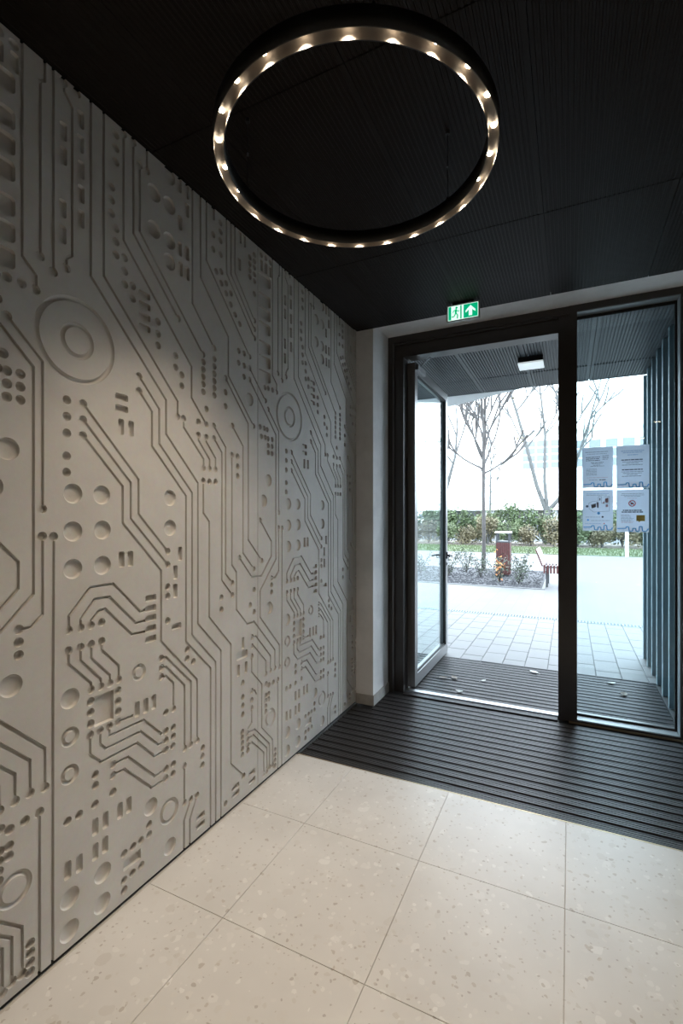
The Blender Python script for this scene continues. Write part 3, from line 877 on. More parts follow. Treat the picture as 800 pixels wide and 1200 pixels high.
rl = (RO + RI) / 2
for k in range(24):
    a = R(-68 + 15 * k)
    px, py = RX + rl * math.cos(a), RY + rl * math.sin(a)
    b = MB(); b.lathe(px, py, [(0.0085, RZ + 0.029), (0.0085, RZ + 0.026), (0.005, RZ + 0.0235), (0.0001, RZ + 0.023)], 12)
    rpart('led', b, 'led')
    ld = bpy.data.lights.new('led_light', 'SPOT')
    ld.energy = LED_W
    ld.color = (1.0, 0.83, 0.64)
    ld.spot_size = R(114)
    ld.spot_blend = 1.0
    ld.shadow_soft_size = 0.006
    lo = bpy.data.objects.new('led_light', ld)
    C.objects.link(lo)
    lo.parent = ring
    lo.matrix_parent_inverse = Matrix.Translation((-RX, -RY, -RZ))
    lo.location = (px, py, RZ + 0.021)
for a in (180, 60, -60):
    px, py = RX + rl * math.cos(R(a)), RY + rl * math.sin(R(a))
    b = MB()
    b.tube([(px, py, RT), (px, py, ZC + 0.004)], 0.0018, 6)
    b.tube([(px, py, RT), (px, py, RT + 0.018)], 0.006, 10)
    rpart('cable', b, 'cable')
    b = MB(); b.tube([(px, py, ZC - 0.012), (px, py, ZC + 0.004)], 0.008, 10); rpart('cable_rose', b, 'cable')
    b = MB(); b.tube([(px, py, 2.765), (px, py, 2.777)], 0.0035, 8); rpart('cable_grip', b, 'steel')

# unseen downlights, added behind the camera to light the lobby
for i, (x, y, lab) in enumerate(((-0.35, -0.95, 'unseen added downlight in the ceiling panel next to the relief wall'), (1.2, -0.95, 'unseen added downlight in the ceiling panel next to the plain wall'),
                                 (-0.35, -2.6, 'unseen added downlight by the back wall, relief wall side'), (1.2, -2.6, 'unseen added downlight by the back wall, plain wall side'))):
    d = empty('added_downlight', (x, y, ZC))
    tag(d, lab, 'lamp', 'unseen added lobby downlights')
    b = MB(); b.lathe(0, 0, [(0.045, 0.0), (0.060, -0.003), (0.060, 0.004)], 24); b.build('trim_ring', 'lamp_black', d)
    b = MB(); b.lathe(0, 0, [(0.045, -0.001), (0.0001, -0.001)], 24); b.build('diffuser', 'led', d)
    ld = bpy.data.lights.new('downlight', 'SPOT'); ld.energy = DOWN_W; ld.color = (1.0, 0.82, 0.62); ld.spot_size = R(120); ld.spot_blend = 0.7; ld.shadow_soft_size = 0.04
    lo = bpy.data.objects.new('downlight', ld); C.objects.link(lo); lo.parent = d; lo.location = (0, 0, -0.02)

# ------------------------------------------------------------------ flat shapes on vertical sheets facing -y
def flat(b, poly, y, t=0.0006):
    n = len(poly)
    a = sum(poly[i][0] * poly[(i + 1) % n][1] - poly[(i + 1) % n][0] * poly[i][1] for i in range(n))
    if a < 0: poly = poly[::-1]
    vs = [(x, y - t, z) for x, z in poly] + [(x, y, z) for x, z in poly]
    b.add(vs, [tuple(range(n)), tuple(range(2 * n - 1, n - 1, -1))] + [(i, n + i, n + (i + 1) % n, (i + 1) % n) for i in range(n)])
def rect(b, x0, x1, z0, z1, y, t=0.0006):
    flat(b, [(x0, z0), (x1, z0), (x1, z1), (x0, z1)], y, t)
def line(b, pts, w, y, t=0.0006):
    for p, q in zip(pts, pts[1:]):
        flat(b, thick([p, q], w), y, t)

# exit sign
SX, SY, SZ = -0.644, 3.20, 2.832
sign = empty('exit_sign', (SX, SY, ZC))
tag(sign, 'lit green emergency exit sign with running figure and arrow', 'sign')
def spart(name, b, m, parent=sign):
    o = b.build(name, m, parent)
    if parent is sign: o.matrix_parent_inverse = Matrix.Translation((-SX, -SY, -ZC))
    return o
b = MB(); b.box(SX - 0.108, SX + 0.108, SY, SY + 0.022, SZ - 0.056, SZ + 0.056); spart('housing', b, 'sign_case')
b = MB(); b.box(SX - 0.07, SX + 0.07, SY + 0.004, SY + 0.018, SZ + 0.056, ZC + 0.002); spart('ceiling_bracket', b, 'gasket')
face = MB(); rect(face, SX - 0.100, SX + 0.100, SZ - 0.048, SZ + 0.048, SY, 0.001); face = spart('sign_face', face, 'sign_white')
b = MB()
rect(b, SX - 0.097, SX - 0.078, SZ - 0.045, SZ + 0.045, SY - 0.001)
rect(b, SX - 0.018, SX - 0.008, SZ - 0.045, SZ + 0.045, SY - 0.001)
rect(b, SX + 0.004, SX + 0.097, SZ - 0.045, SZ + 0.045, SY - 0.001)
fx, fz = SX - 0.047, SZ
b2 = [(fx + 0.004 + 0.008 * math.cos(2 * PI * k / 12), fz + 0.033 + 0.008 * math.sin(2 * PI * k / 12)) for k in range(12)]
flat(b, b2, SY - 0.001)
line(b, [(fx + 0.002, fz + 0.024), (fx - 0.002, fz - 0.002)], 0.014, SY - 0.001)
line(b, [(fx, fz + 0.020), (fx + 0.016, fz + 0.008), (fx + 0.024, fz + 0.012)], 0.006, SY - 0.001)
line(b, [(fx, fz + 0.018), (fx - 0.016, fz + 0.014), (fx - 0.020, fz + 0.002)], 0.006, SY - 0.001)
line(b, [(fx - 0.002, fz), (fx + 0.012, fz - 0.016), (fx + 0.010, fz - 0.040)], 0.008, SY - 0.001)
line(b, [(fx - 0.002, fz - 0.002), (fx - 0.010, fz - 0.022), (fx - 0.028, fz - 0.026)], 0.008, SY - 0.001)
spart('green_field', b, 'sign_green', face).matrix_parent_inverse = Matrix()
ax = SX + 0.050
b = MB()
flat(b, [(ax - 0.032, SZ + 0.002), (ax, SZ + 0.034), (ax + 0.032, SZ + 0.002), (ax + 0.032, SZ - 0.012), (ax + 0.011, SZ + 0.006), (ax + 0.011, SZ - 0.034),
         (ax - 0.011, SZ - 0.034), (ax - 0.011, SZ + 0.006), (ax - 0.032, SZ - 0.012)], SY - 0.0016)
spart('arrow', b, 'sign_white', face).matrix_parent_inverse = Matrix()

# ------------------------------------------------------------------ notices on the side light
PY = GY - 0.0012
rnd = random.Random(5)
def sheet(x0, x1, z0, z1, label):
    o = boxobj('notice_sheet', (x0, x1, PY - 0.0004, PY + 0.0004, z0, z1), 'paper')
    tag(o, label, 'notice', 'printed notices on the side light')
    pieces = {}
    def at(u, v): return x0 + u * (x1 - x0), z1 - v * (z1 - z0)
    def get(c):
        return pieces.setdefault(c, MB())
    def text(u0, u1, v, c, h=0.011, bold=False):
        u = u0
        while u < u1 - 0.02:
            w = min(u1 - u, rnd.uniform(0.04, 0.13))
            (xa, za), (xb, zb) = at(u, v), at(u + w, v + h * (1.3 if bold else 1))
            rect(get(c), xa, xb, zb, za, PY - 0.0004, 0.0003)
            u += w + 0.014
    def poly(pts, c):
        flat(get(c), [at(*p) for p in pts], PY - 0.0004, 0.0003)
    def stroke(pts, w, c):
        line(get(c), [at(*p) for p in pts], w, PY - 0.0004, 0.0003)
    def disc(u, v, r, c, t=0.0003):
        X_, Z_ = at(u, v)
        flat(get(c), circle(X_, Z_, r, 18), PY - 0.0004, t)
    def sky():
        stroke([(0.03, 0.915), (0.30, 0.91), (0.30, 0.875), (0.38, 0.875), (0.40, 0.975), (0.50, 0.975), (0.51, 0.91), (0.60, 0.91), (0.61, 0.975), (0.70, 0.975), (0.71, 0.865),
                (0.79, 0.865), (0.81, 0.975), (0.93, 0.975), (0.985, 0.91)], 0.0068, 'print_blue')
        text(0.05, 0.25, 0.945, 'print_lightblue', 0.008)
    def done():
        names = {'print_grey': 'printed_text', 'print_dark': 'printed_heading', 'print_blue': 'printed_skyline', 'print_lightblue': 'printed_subtitle', 'print_red': 'printed_marker',
                 'print_pink': 'printed_red_text', 'print_ochre': 'printed_speech_bubble'}
        for c, b in pieces.items():
            tag(b.build(names[c], c, o), kind='stuff')
    return text, poly, stroke, disc, sky, done
# upper, door side
text, poly, stroke, disc, sky, done = sheet(0.083, 0.274, 1.658, 1.945, 'printed notice above the floor plan notice, paragraphs at left and red line')
text(0.10, 0.85, 0.11, 'print_grey'); text(0.16, 0.80, 0.16, 'print_grey', 0.008)
for v in (0.235, 0.275, 0.315): text(0.12, 0.58, v, 'print_dark', 0.012, True)
for v in (0.21, 0.24, 0.27, 0.30): text(0.66, 0.86, v, 'print_grey', 0.010)
text(0.28, 0.70, 0.37, 'print_dark'); text(0.32, 0.66, 0.40, 'print_grey'); text(0.36, 0.62, 0.435, 'print_grey'); text(0.27, 0.72, 0.46, 'print_grey')
for k in range(6): text(0.13, 0.48, 0.53 + 0.03 * k, 'print_grey', 0.008)
text(0.15, 0.85, 0.745, 'print_pink', 0.008); text(0.22, 0.50, 0.80, 'print_grey', 0.008); text(0.56, 0.80, 0.795, 'print_dark', 0.02)
sky(); done()
# upper, wall side
text, poly, stroke, disc, sky, done = sheet(0.295, 0.489, 1.650, 1.945, 'printed notice with two centred paragraphs and a light blue heading')
text(0.14, 0.84, 0.12, 'print_lightblue', 0.016); text(0.20, 0.80, 0.16, 'print_lightblue', 0.014); text(0.34, 0.66, 0.215, 'print_lightblue', 0.014)
text(0.15, 0.82, 0.325, 'print_dark', 0.018, True); text(0.18, 0.80, 0.375, 'print_grey'); text(0.30, 0.68, 0.41, 'print_grey'); text(0.17, 0.80, 0.45, 'print_dark', 0.010)
text(0.17, 0.80, 0.555, 'print_dark', 0.018, True); text(0.15, 0.82, 0.61, 'print_grey'); text(0.20, 0.78, 0.645, 'print_grey'); text(0.32, 0.66, 0.68, 'print_grey'); text(0.17, 0.78, 0.715, 'print_dark', 0.010)
sky(); done()
# lower, door side
text, poly, stroke, disc, sky, done = sheet(0.085, 0.275, 1.353, 1.643, 'printed notice with a small floor plan and blue round markers')
text(0.12, 0.86, 0.09, 'print_lightblue', 0.010); text(0.12, 0.80, 0.125, 'print_grey', 0.007)
stroke([(0.20, 0.33), (0.32, 0.28), (0.52, 0.27), (0.52, 0.16), (0.62, 0.16), (0.62, 0.33), (0.88, 0.33), (0.88, 0.52), (0.36, 0.54), (0.22, 0.46), (0.20, 0.33)], 0.0016, 'print_grey')
stroke([(0.70, 0.17), (0.88, 0.16), (0.88, 0.33)], 0.0016, 'print_grey')
for pts in (((0.28, 0.36), (0.44, 0.33), (0.44, 0.42), (0.30, 0.45)), ((0.46, 0.30), (0.53, 0.30), (0.53, 0.44), (0.48, 0.44)), ((0.55, 0.20), (0.59, 0.20), (0.59, 0.26), (0.55, 0.26))):
    poly(pts, 'print_grey')
for pts in (((0.74, 0.22), (0.85, 0.20), (0.85, 0.30), (0.76, 0.32)), ((0.66, 0.30), (0.72, 0.29), (0.72, 0.34), (0.66, 0.34)), ((0.76, 0.36), (0.84, 0.36), (0.84, 0.42), (0.76, 0.42))):
    poly(pts, 'print_pink')
disc(0.15, 0.40, 0.0085, 'print_dark'); disc(0.53, 0.57, 0.0095, 'print_blue'); disc(0.66, 0.66, 0.0065, 'print_dark'); disc(0.18, 0.735, 0.0065, 'print_blue'); disc(0.71, 0.82, 0.004, 'print_red')
text(0.10, 0.58, 0.66, 'print_grey', 0.008); text(0.28, 0.90, 0.745, 'print_grey', 0.008); text(0.08, 0.60, 0.82, 'print_lightblue', 0.008)
sky(); done()
# lower, wall side
text, poly, stroke, disc, sky, done = sheet(0.295, 0.486, 1.346, 1.640, 'printed notice with a red prohibition circle and ochre speech bubble')
text(0.16, 0.84, 0.09, 'print_grey', 0.009); text(0.14, 0.86, 0.125, 'print_grey', 0.009); text(0.24, 0.76, 0.155, 'print_grey', 0.009); text(0.34, 0.66, 0.20, 'print_pink', 0.008)
c0 = (0.295 + 0.49 * 0.191, 1.640 - 0.325 * 0.294)
text(0.20, 0.78, 0.475, 'print_dark', 0.018, True); text(0.16, 0.82, 0.515, 'print_dark', 0.018, True)
for k in range(6): text(0.14, 0.14 + (0.25, 0.30, 0.32, 0.40, 0.36, 0.30)[k], 0.59 + 0.028 * k, 'print_grey', 0.007)
text(0.15, 0.54, 0.745, 'print_pink', 0.008); text(0.15, 0.50, 0.775, 'print_pink', 0.008)
poly([(0.62, 0.60), (0.88, 0.60), (0.88, 0.74), (0.74, 0.74), (0.69, 0.775), (0.69, 0.74), (0.62, 0.74)], 'print_ochre')
sky(); done()
last = [o for o in bpy.data.objects if o.get('category') == 'notice'][-1]
b = MB(); line(b, circle(c0[0], c0[1], 0.019, 24) + [(c0[0] + 0.019, c0[1])], 0.006, PY - 0.0004, 0.0003); b.build('prohibition_ring', 'print_red', last)
b = MB()
flat(b, [(c0[0] - 0.009, c0[1] - 0.006), (c0[0] - 0.002, c0[1] - 0.008), (c0[0] + 0.009, c0[1] - 0.004), (c0[0] + 0.008, c0[1] + 0.005), (c0[0] - 0.003, c0[1] + 0.007), (c0[0] - 0.010, c0[1] + 0.002)], PY - 0.0004, 0.0003)
b.build('symbol_figure', 'print_dark', last)
b = MB(); line(b, [(c0[0] - 0.013, c0[1] + 0.013), (c0[0] + 0.013, c0[1] - 0.013)], 0.005, PY - 0.0008, 0.0003); b.build('symbol_bar', 'print_red', last)

# ------------------------------------------------------------------ outdoors: canopy, fins, paving
can = MB(); can.box(-6.0, 1.6, YO, 5.66, ZC + 0.02, 3.25)
can = can.build('canopy', 'canopy')
tag(can, 'grey ribbed metal canopy over the entrance', 'canopy', kind='structure')
px = [0.185 + 0.537 * k for k in range(-11, 2)] + [1.10]
for i in range(len(px) - 1):
    for (ya, yb) in ((YO, 5.09), (5.09, 5.655)):
        ribbed_panel('soffit_panel', px[i], px[i + 1], ya, yb, ZC, 'canopy', can, pitch=0.024, depth=0.009, flange=0.022, gap=0.003)
b = MB(); b.prism([(-0.50, 5.662), (-6.0, 8.70), (-6.0, 5.662)], ZC - 0.002, 3.25)
tag(b.build('canopy_extension', 'white_metal'), 'white wedge shaped canopy edge running off beyond the grey soffit', 'canopy', kind='structure')
wo = MB(); wo.box(-6.0, XL - 0.25, YF, YO, 0.0, 3.1); wo.box(0.80, 1.6, YO, 5.76, 0.0, ZC)
wo = wo.build('wall_outside', 'fin')
tag(wo, 'dark outer wall beside the entrance', 'wall', kind='structure')
fin = None
for k in range(7):
    y = 4.03 + 0.277 * k
    if fin is None:
        b = MB(); b.bbox(0.68, 0.80, -0.020, 0.020, 0.0, ZC, 0.003); fin = b.build('fin', 'fin', wo); fin.location = (0, y, 0)
    else:
        inst('fin', fin, (0, y, 0), wo)
L = empty('canopy_lamp', (-0.318, 4.66, ZC))
tag(L, 'small square white surface lamp under the canopy', 'lamp')
b = MB(); b.box(-0.105, 0.105, -0.105, 0.105, -0.045, 0.0); b.build('lamp_body', 'lamp_black', L)
b = MB(); b.bbox(-0.107, 0.107, -0.107, 0.107, -0.058, -0.045, 0.002); b.build('diffuser', emit('lamp_diffuser', (0.85, 0.93, 0.95), 0.55), L)

gd = MB(); gd.box(-45, 45, YO, 4.868, -0.2, -0.13); gd.box(-45, 45, 4.868, 20.0, -0.2, -0.006); gd.box(-45, XF0 - 0.062, YO, 4.868, -0.13, -0.006); gd.box(0.672, 45, YO, 4.868, -0.13, -0.006); gd.box(-45, 45, 20.0, 90, -0.2, -0.01)
gd = gd.build('pavement', 'paver_joint')
tag(gd, 'pale paved forecourt outside the entrance', 'pavement', kind='structure')
b = MB(); b.box(-30, 30, 7.40, 20.0, -0.006, 0.0); b.build('far_paving', 'far_paving', gd)
b = MB(); b.box(-30, -3.07, 4.90, 7.27, -0.006, 0.0); b.box(1.24, 30, 4.90, 7.27, -0.006, 0.0); b.build('side_paving', 'far_paving', gd)
rp = random.Random(3)
pv = {}
for i in range(21):
    x = -3.06 + 0.205 * i
    yy = 4.872 + (0.0 if i % 2 else 0.18) - 0.36
    while yy < 7.27:
        a, c = max(yy, 4.872), min(yy + 0.36, 7.27)
        if c - a > 0.02:
            k = round(c - a, 3)
            if k not in pv:
                q = MB(); q.bbox(0.0025, 0.2025, 0.0025, k - 0.0025, -0.02, 0.0, 0.003)
                pv[k] = q.build('paver', 'paver', gd); o = pv[k]
            else:
                o = inst('paver', pv[k], (0, 0, 0), gd)
            o.location = (x, a, rp.uniform(-0.0012, 0.0))
        yy += 0.36
dr = empty('drain_channel', (-1.0, 7.335, 0))
tag(dr, 'narrow slotted drain channel crossing the paving', 'drain')
b = MB(); b.box(-12, 10, -0.062, 0.062, -0.006, -0.002); b.build('channel', 'drain_hole', dr)
b = MB(); b.box(-12, 10, -0.062, -0.052, -0.002, 0.001); b.box(-12, 10, 0.052, 0.062, -0.002, 0.001); b.build('channel_rim', 'drain', dr)
b = MB()
for k in range(250):
    x = -5 + 0.04 * k
    b.box(x, x + 0.020, -0.052, 0.052, -0.002, 0.001)
tag(b.build('grate_bars', 'drain', dr), kind='stuff')

# fallen leaves on the outdoor mat
def leaf_mesh(l, w, curl, rs):
    b = MB()
    vs = []; n = 6
    for i in range(n + 1):
        t = i / n
        ww = w * math.sin(PI * min(1, t * 0.92 + 0.06)) ** 0.8
        z = curl * (1 - math.cos((t - 0.5) * 2.4)) + 0.002
        vs += [(-l / 2 + l * t, -ww, z + 0.35 * ww), (-l / 2 + l * t, 0, z), (-l / 2 + l * t, ww, z + 0.35 * ww)]
    fs = []
    for i in range(n):
        fs += [(3 * i, 3 * i + 3, 3 * i + 4, 3 * i + 1), (3 * i + 1, 3 * i + 4, 3 * i + 5, 3 * i + 2)]
    b.add(vs, fs, True)
    b.tube([(-l / 2 - 0.03, 0.004, 0.006), (-l / 2, 0, vs[1][2])], 0.0012, 4)
    return b
for (x, y, l, m, rz, lab) in ((-1.02, 4.20, 0.075, 'leaf_dry', 0.4, 'curled dark dry leaf on the outdoor mat by the open door leaf'), (-0.93, 4.24, 0.085, 'leaf_dry', 2.2, 'broad dark dry leaf next to a curled one on the outdoor mat'),
                             (-0.82, 3.93, 0.06, 'leaf_white', 0.1, 'pale dry leaf on the outdoor mat next to the threshold'), (-0.68, 4.28, 0.05, 'leaf_white', 1.0, 'small pale leaf midway across the outdoor mat'),
                             (-0.30, 4.72, 0.08, 'leaf_white', 2.6, 'pale curled leaf at the paving edge of the outdoor mat'), (0.33, 4.70, 0.07, 'leaf_white', 0.5, 'pale leaf behind the side light at the paving edge of the mat'),
                             (0.40, 4.45, 0.085, 'leaf_dry', 1.4, 'dark dry leaf behind the side light in the middle of the mat')):
    o = leaf_mesh(l, l * 0.3, 0.012, 0).build('fallen_leaf', m)
    o.location = (x, y, 0.003); o.rotation_euler = (0, 0, rz)
    tag(o, lab, 'leaf', 'fallen leaves on the outdoor mat')

# ------------------------------------------------------------------ outdoors: planted bed, litter bin, seat
bed = MB(); bed.box(-6.5, -0.50, 10.25, 13.6, -0.003, 0.012)
bed = tag(bed.build('planting_bed', 'gravel'), 'dark gravel planting bed let into the paving', 'planting bed', kind='structure')
b = MB()
for (a0, a1, c0_, c1_) in ((-6.5, -0.44, 10.19, 10.25), (-6.5, -0.44, 13.6, 13.66), (-0.50, -0.44, 10.25, 13.6)):
    b.box(a0, a1, c0_, c1_, -0.003, 0.014)
b.build('kerb', 'paver', bed)
rg = random.Random(11)
b = MB()
for k in range(1800):
    x, y, s = rg.uniform(-4.2, -0.55), 10.3 + 3.2 * rg.random() ** 1.4, rg.uniform(0.014, 0.035)
    z = 0.012
    b.add([(x + s, y, z), (x - s * 0.6, y + s, z), (x - s * 0.8, y - s * 0.7, z), (x, y, z + s * 0.9)], [(0, 1, 3), (1, 2, 3), (2, 0, 3)])
tag(b.build('gravel', 'stone', bed), kind='stuff')

bn = empty('litter_bin', (-1.45, 12.1, 0.012))
tag(bn, 'litter bin of red brown vertical slats with a white lid', 'litter bin')
for k in range(7):
    for (sx, sy) in ((0, -1), (0, 1)):
        q = boxobj('slat', (-0.145 + 0.042 * k, -0.145 + 0.042 * k + 0.034, sy * 0.15 - 0.012, sy * 0.15 + 0.012, 0.05, 0.82), 'wood_red', bn)
    for sx in (-1, 1):
        q = boxobj('slat', (sx * 0.15 - 0.012, sx * 0.15 + 0.012, -0.145 + 0.042 * k, -0.145 + 0.042 * k + 0.034, 0.05, 0.82), 'wood_red', bn)
boxobj('liner', (-0.135, 0.135, -0.135, 0.135, 0.0, 0.80), 'bin_metal', bn)
for sx in (-1, 1):
    for sy in (-1, 1):
        boxobj('post', (sx * 0.14 - 0.018, sx * 0.14 + 0.018, sy * 0.14 - 0.018, sy * 0.14 + 0.018, 0.80, 1.05), 'bin_metal', bn)
boxobj('rim', (-0.165, 0.165, -0.165, 0.165, 0.82, 0.855), 'bin_metal', bn)
b = MB(); b.bbox(-0.18, 0.18, -0.18, 0.18, 1.05, 1.085, 0.008); b.build('lid', 'white_metal', bn)

st = empty('slatted_seat', (-0.15, 10.95, 0.0))
tag(st, 'slatted red brown outdoor seat with a raised side rest coloured white for glare', 'seat')
for k in range(9):
    x = -0.335 + 0.062 * k
    b = MB()
    b.box(x, x + 0.036, -0.36, 0.36, 0.425, 0.455); b.box(x, x + 0.036, -0.385, -0.36, 0.29, 0.455)
    b.build('seat_slat', 'wood_red', st)
for sx in (-0.27, 0.15):
    for sy in (-0.30, 0.30):
        boxobj('leg', (sx - 0.022, sx + 0.022, sy - 0.022, sy + 0.022, 0.0, 0.40), 'bin_metal', st)
for sy in (-0.34, 0.30): boxobj('seat_rail', (-0.33, 0.20, sy, sy + 0.04, 0.40, 0.425), 'bin_metal', st)
b = MB()
v0, v1 = Vector((-0.34, 0, 0.46)), Vector((-0.47, 0, 0.78))
d = (v1 - v0); n = Vector((d.z, 0, -d.x)).normalized() * 0.03
for (p, q) in (((v0, v1)),):
    vs = []
    for yy in (-0.36, 0.36):
        vs += [(v0.x, yy, v0.z), (v1.x, yy, v1.z), (v1.x + n.x, yy, v1.z + n.z), (v0.x + n.x, yy, v0.z + n.z)]
    b.add(vs, [(0, 1, 2, 3), (7, 6, 5, 4), (0, 4, 5, 1), (1, 5, 6, 2), (2, 6, 7, 3), (3, 7, 4, 0)])
b.build('side_rest', 'white_metal', st)  # white colour stands in for glare on the tilted slats
for yy in (-0.36, 0.34):
    b = MB(); b.add([(v0.x - 0.03, yy, v0.z - 0.03), (v1.x - 0.03, yy, v1.z), (v1.x, yy, v1.z), (v0.x, yy, v0.z - 0.03)] + [(v0.x - 0.03, yy + 0.02, v0.z - 0.03), (v1.x - 0.03, yy + 0.02, v1.z), (v1.x, yy + 0.02, v1.z), (v0.x, yy + 0.02, v0.z - 0.03)],
          [(0, 1, 2, 3), (7, 6, 5, 4), (0, 4, 5, 1), (1, 5, 6, 2), (2, 6, 7, 3), (3, 7, 4, 0)])
    b.build('rest_support', 'wood_red', st)

# ------------------------------------------------------------------ plants
def leaves(b, rs, centre, spread, n, size, lim=None):
    for _ in range(n):
        p = Vector((rs.gauss(0, 1) * spread[0], rs.gauss(0, 1) * spread[1], rs.gauss(0, 1) * spread[2])) + Vector(centre)
        if lim and (math.hypot(p.x, p.y) > lim or p.z < 0.05):
            continue
        a = Vector((rs.uniform(-1, 1), rs.uniform(-1, 1), rs.uniform(-0.6, 1))).normalized()
        c = a.cross(Vector((rs.uniform(-1, 1), rs.uniform(-1, 1), rs.uniform(-1, 1)))).normalized()
        s = size * rs.uniform(0.6, 1.3)
        b.add([p - a * s, p + c * s * 0.45, p + a * s, p - c * s * 0.45], [(0, 1, 2, 3)])

def small_plant(x, y, h, seed, label, berry=None):
    rs = random.Random(seed)
    root = empty('rose_bush', (x, y, 0.012))
    tag(root, label, 'shrub', 'sparse rose bushes in the gravel bed')
    st_, lf = MB(), MB()
    for k in range(8):
        a = rs.uniform(0, 2 * PI); l = h * rs.uniform(0.6, 1.05); t = rs.uniform(0.2, 0.75)
        p = [(0, 0, 0)] + [(math.cos(a) * l * t * q, math.sin(a) * l * t * q, l * q ** 0.85) for q in (0.3, 0.6, 0.85, 1.0)]
        st_.tube(p, [0.007, 0.006, 0.005, 0.004, 0.003], 4, False)
        for q in p[1:]:
            leaves(lf, rs, q, (0.05, 0.05, 0.05), 9, 0.028)
    st_.build('stems', 'bark', root); lf.build('foliage', 'leaf_dark', root)
    if berry:
        b2 = MB(); leaves(b2, rs, (0.0, 0, h * 0.55), (0.06, 0.06, 0.13), 60, 0.035); tag(b2.build('autumn_leaves', berry, root), kind='stuff')
small_plant(-2.62, 11.2, 0.62, 1, 'tall sparse rose bush in the gravel bed by the open door leaf')
small_plant(-2.40, 12.4, 0.55, 2, 'sparse rose bush in the gravel bed beside the young tree trunk')
small_plant(-1.90, 11.5, 0.60, 3, 'dark rose bush in front of the litter bin')
small_plant(-1.40, 10.95, 0.55, 4, 'rose bush with orange autumn leaves in front of the litter bin', 'leaf_orange')
small_plant(-1.06, 12.2, 0.58, 5, 'airy rose bush between the litter bin and the seat')
small_plant(-0.98, 10.72, 0.42, 6, 'low rose bush in the gravel bed next to the seat')
small_plant(-3.4, 11.6, 0.55, 7, 'rose bush in the gravel bed seen through the open door leaf')

def grow(b, lf, rs, p, d, l, r, depth, up=0.35, leaf=0, thin=0.0):
    pts, rad = [p], [r]
    q, dd = Vector(p), Vector(d).normalized()
    n = 4
    for k in range(n):
        dd = (dd + Vector((rs.gauss(0, 0.10), rs.gauss(0, 0.10), up * 0.22))).normalized()
        q = q + dd * l / n
        pts.append(tuple(q)); rad.append(r * (1 - 0.5 * (k + 1) / n))
    b.tube(pts, [max(q, thin) for q in rad], 5, False)
    if leaf and depth <= 1:
        leaves(lf, rs, pts[-1], (0.10, 0.10, 0.10), leaf, 0.06)
    if depth > 0:
        for k in range(rs.choice((2, 3, 3))):
            t = rs.choice((2, 3, 4, 4))
            a = rs.uniform(0, 2 * PI)
            nd = (dd + Vector((math.cos(a), math.sin(a), 0.15)) * rs.uniform(0.35, 0.75)).normalized()
            grow(b, lf, rs, pts[t], nd, l * rs.uniform(0.55, 0.8), rad[t] * 0.7, depth - 1, up, leaf, thin)

def tree(name, loc, trunk, limbs, label, bark, seed, leafmat=None, leafn=0, depth=2, group=None, thin=0.0):
    rs = random.Random(seed)
    root = empty(name, loc)
    tag(root, label, 'tree', group)
    tb, br, lf = MB(), MB(), MB()
    tb.tube([q[:3] for q in trunk], [q[3] for q in trunk], 10)
    tb.build('trunk', bark, root)
    for (p, d, l, r) in limbs:
        grow(br, lf, rs, p, d, l, r * 1.5, depth, leaf=leafn, thin=thin)
    br.build('branches', bark, root)
    if leafmat and lf.v:
        lf.build('foliage', leafmat, root)
    return root
# slender young tree in the bed
tree('young_tree', (-2.10, 13.2, 0.012), [(0, 0, 0, 0.055), (0.01, 0, 1.0, 0.05), (-0.01, 0, 2.0, 0.047), (0, 0, 2.9, 0.045), (0.0, 0, 3.8, 0.035), (-0.05, 0, 4.6, 0.025), (-0.04, 0, 5.8, 0.012)],
     [((0, 0, 2.62), (0.95, 0.2, 0.45), 0.85, 0.020), ((0, 0, 2.75), (-0.95, -0.1, 0.5), 0.8, 0.020), ((0, 0, 2.85), (0.45, 0.4, 1.1), 1.2, 0.022), ((0, 0, 2.95), (-0.5, 0.3, 1.1), 1.3, 0.022),
      ((0, 0, 3.05), (-0.6, -0.3, 1.3), 1.4, 0.022), ((0, 0, 3.15), (0.55, -0.3, 1.3), 1.4, 0.022), ((0, 0, 3.3), (0.3, 0.5, 1.5), 1.4, 0.02), ((0, 0, 3.45), (-0.35, 0.2, 1.6), 1.5, 0.02),
      ((0, 0, 3.7), (0.4, 0.2, 1.6), 1.4, 0.018), ((0, 0, 3.9), (-0.3, -0.2, 1.6), 1.4, 0.016), ((-0.02, 0, 4.2), (0.3, -0.2, 1.6), 1.3, 0.014)],
     'slender bare young tree standing in the gravel bed', 'bark', 21, 'leaf_brown', 1, depth=2, thin=0.024)
# trees beyond the hedge
tree('bare_tree', (-7.30, 28.0, 0), [(0, 0, 0, 0.17), (0.25, 0, 1.6, 0.15), (0.75, 0, 3.4, 0.11), (1.2, 0, 5.0, 0.075), (1.35, 0, 6.8, 0.05), (1.2, 0, 8.8, 0.03)],
     [((0.35, 0, 1.9), (-0.3, 0, 1.3), 3.4, 0.045), ((0.75, 0, 3.4), (-0.7, 0.2, 1.3), 3.2, 0.045), ((1.1, 0, 4.6), (-0.8, -0.2, 1.2), 3.0, 0.04), ((1.2, 0, 5.0), (0.6, 0, 1.4), 3.0, 0.035), ((1.3, 0, 6.2), (-0.5, 0, 1.3), 2.6, 0.03)],
     'bare leaning tree behind the hedge, left of the young tree', 'bark_far', 5, depth=2, thin=0.05, group='trees beyond the hedge')
tree('bare_tree', (-1.08, 28.0, 0), [(0, 0, 0, 0.26), (0, 0, 1.3, 0.23), (0.02, 0, 1.9, 0.19)],
     [], 'bare many stemmed tree behind the hedge above the seat', 'bark_far', 8, depth=2, group='trees beyond the hedge')
T3 = [o for o in bpy.data.objects if o.get('label', '').startswith('bare many stemmed')][0]
rs = random.Random(8)
b, lf = MB(), MB()
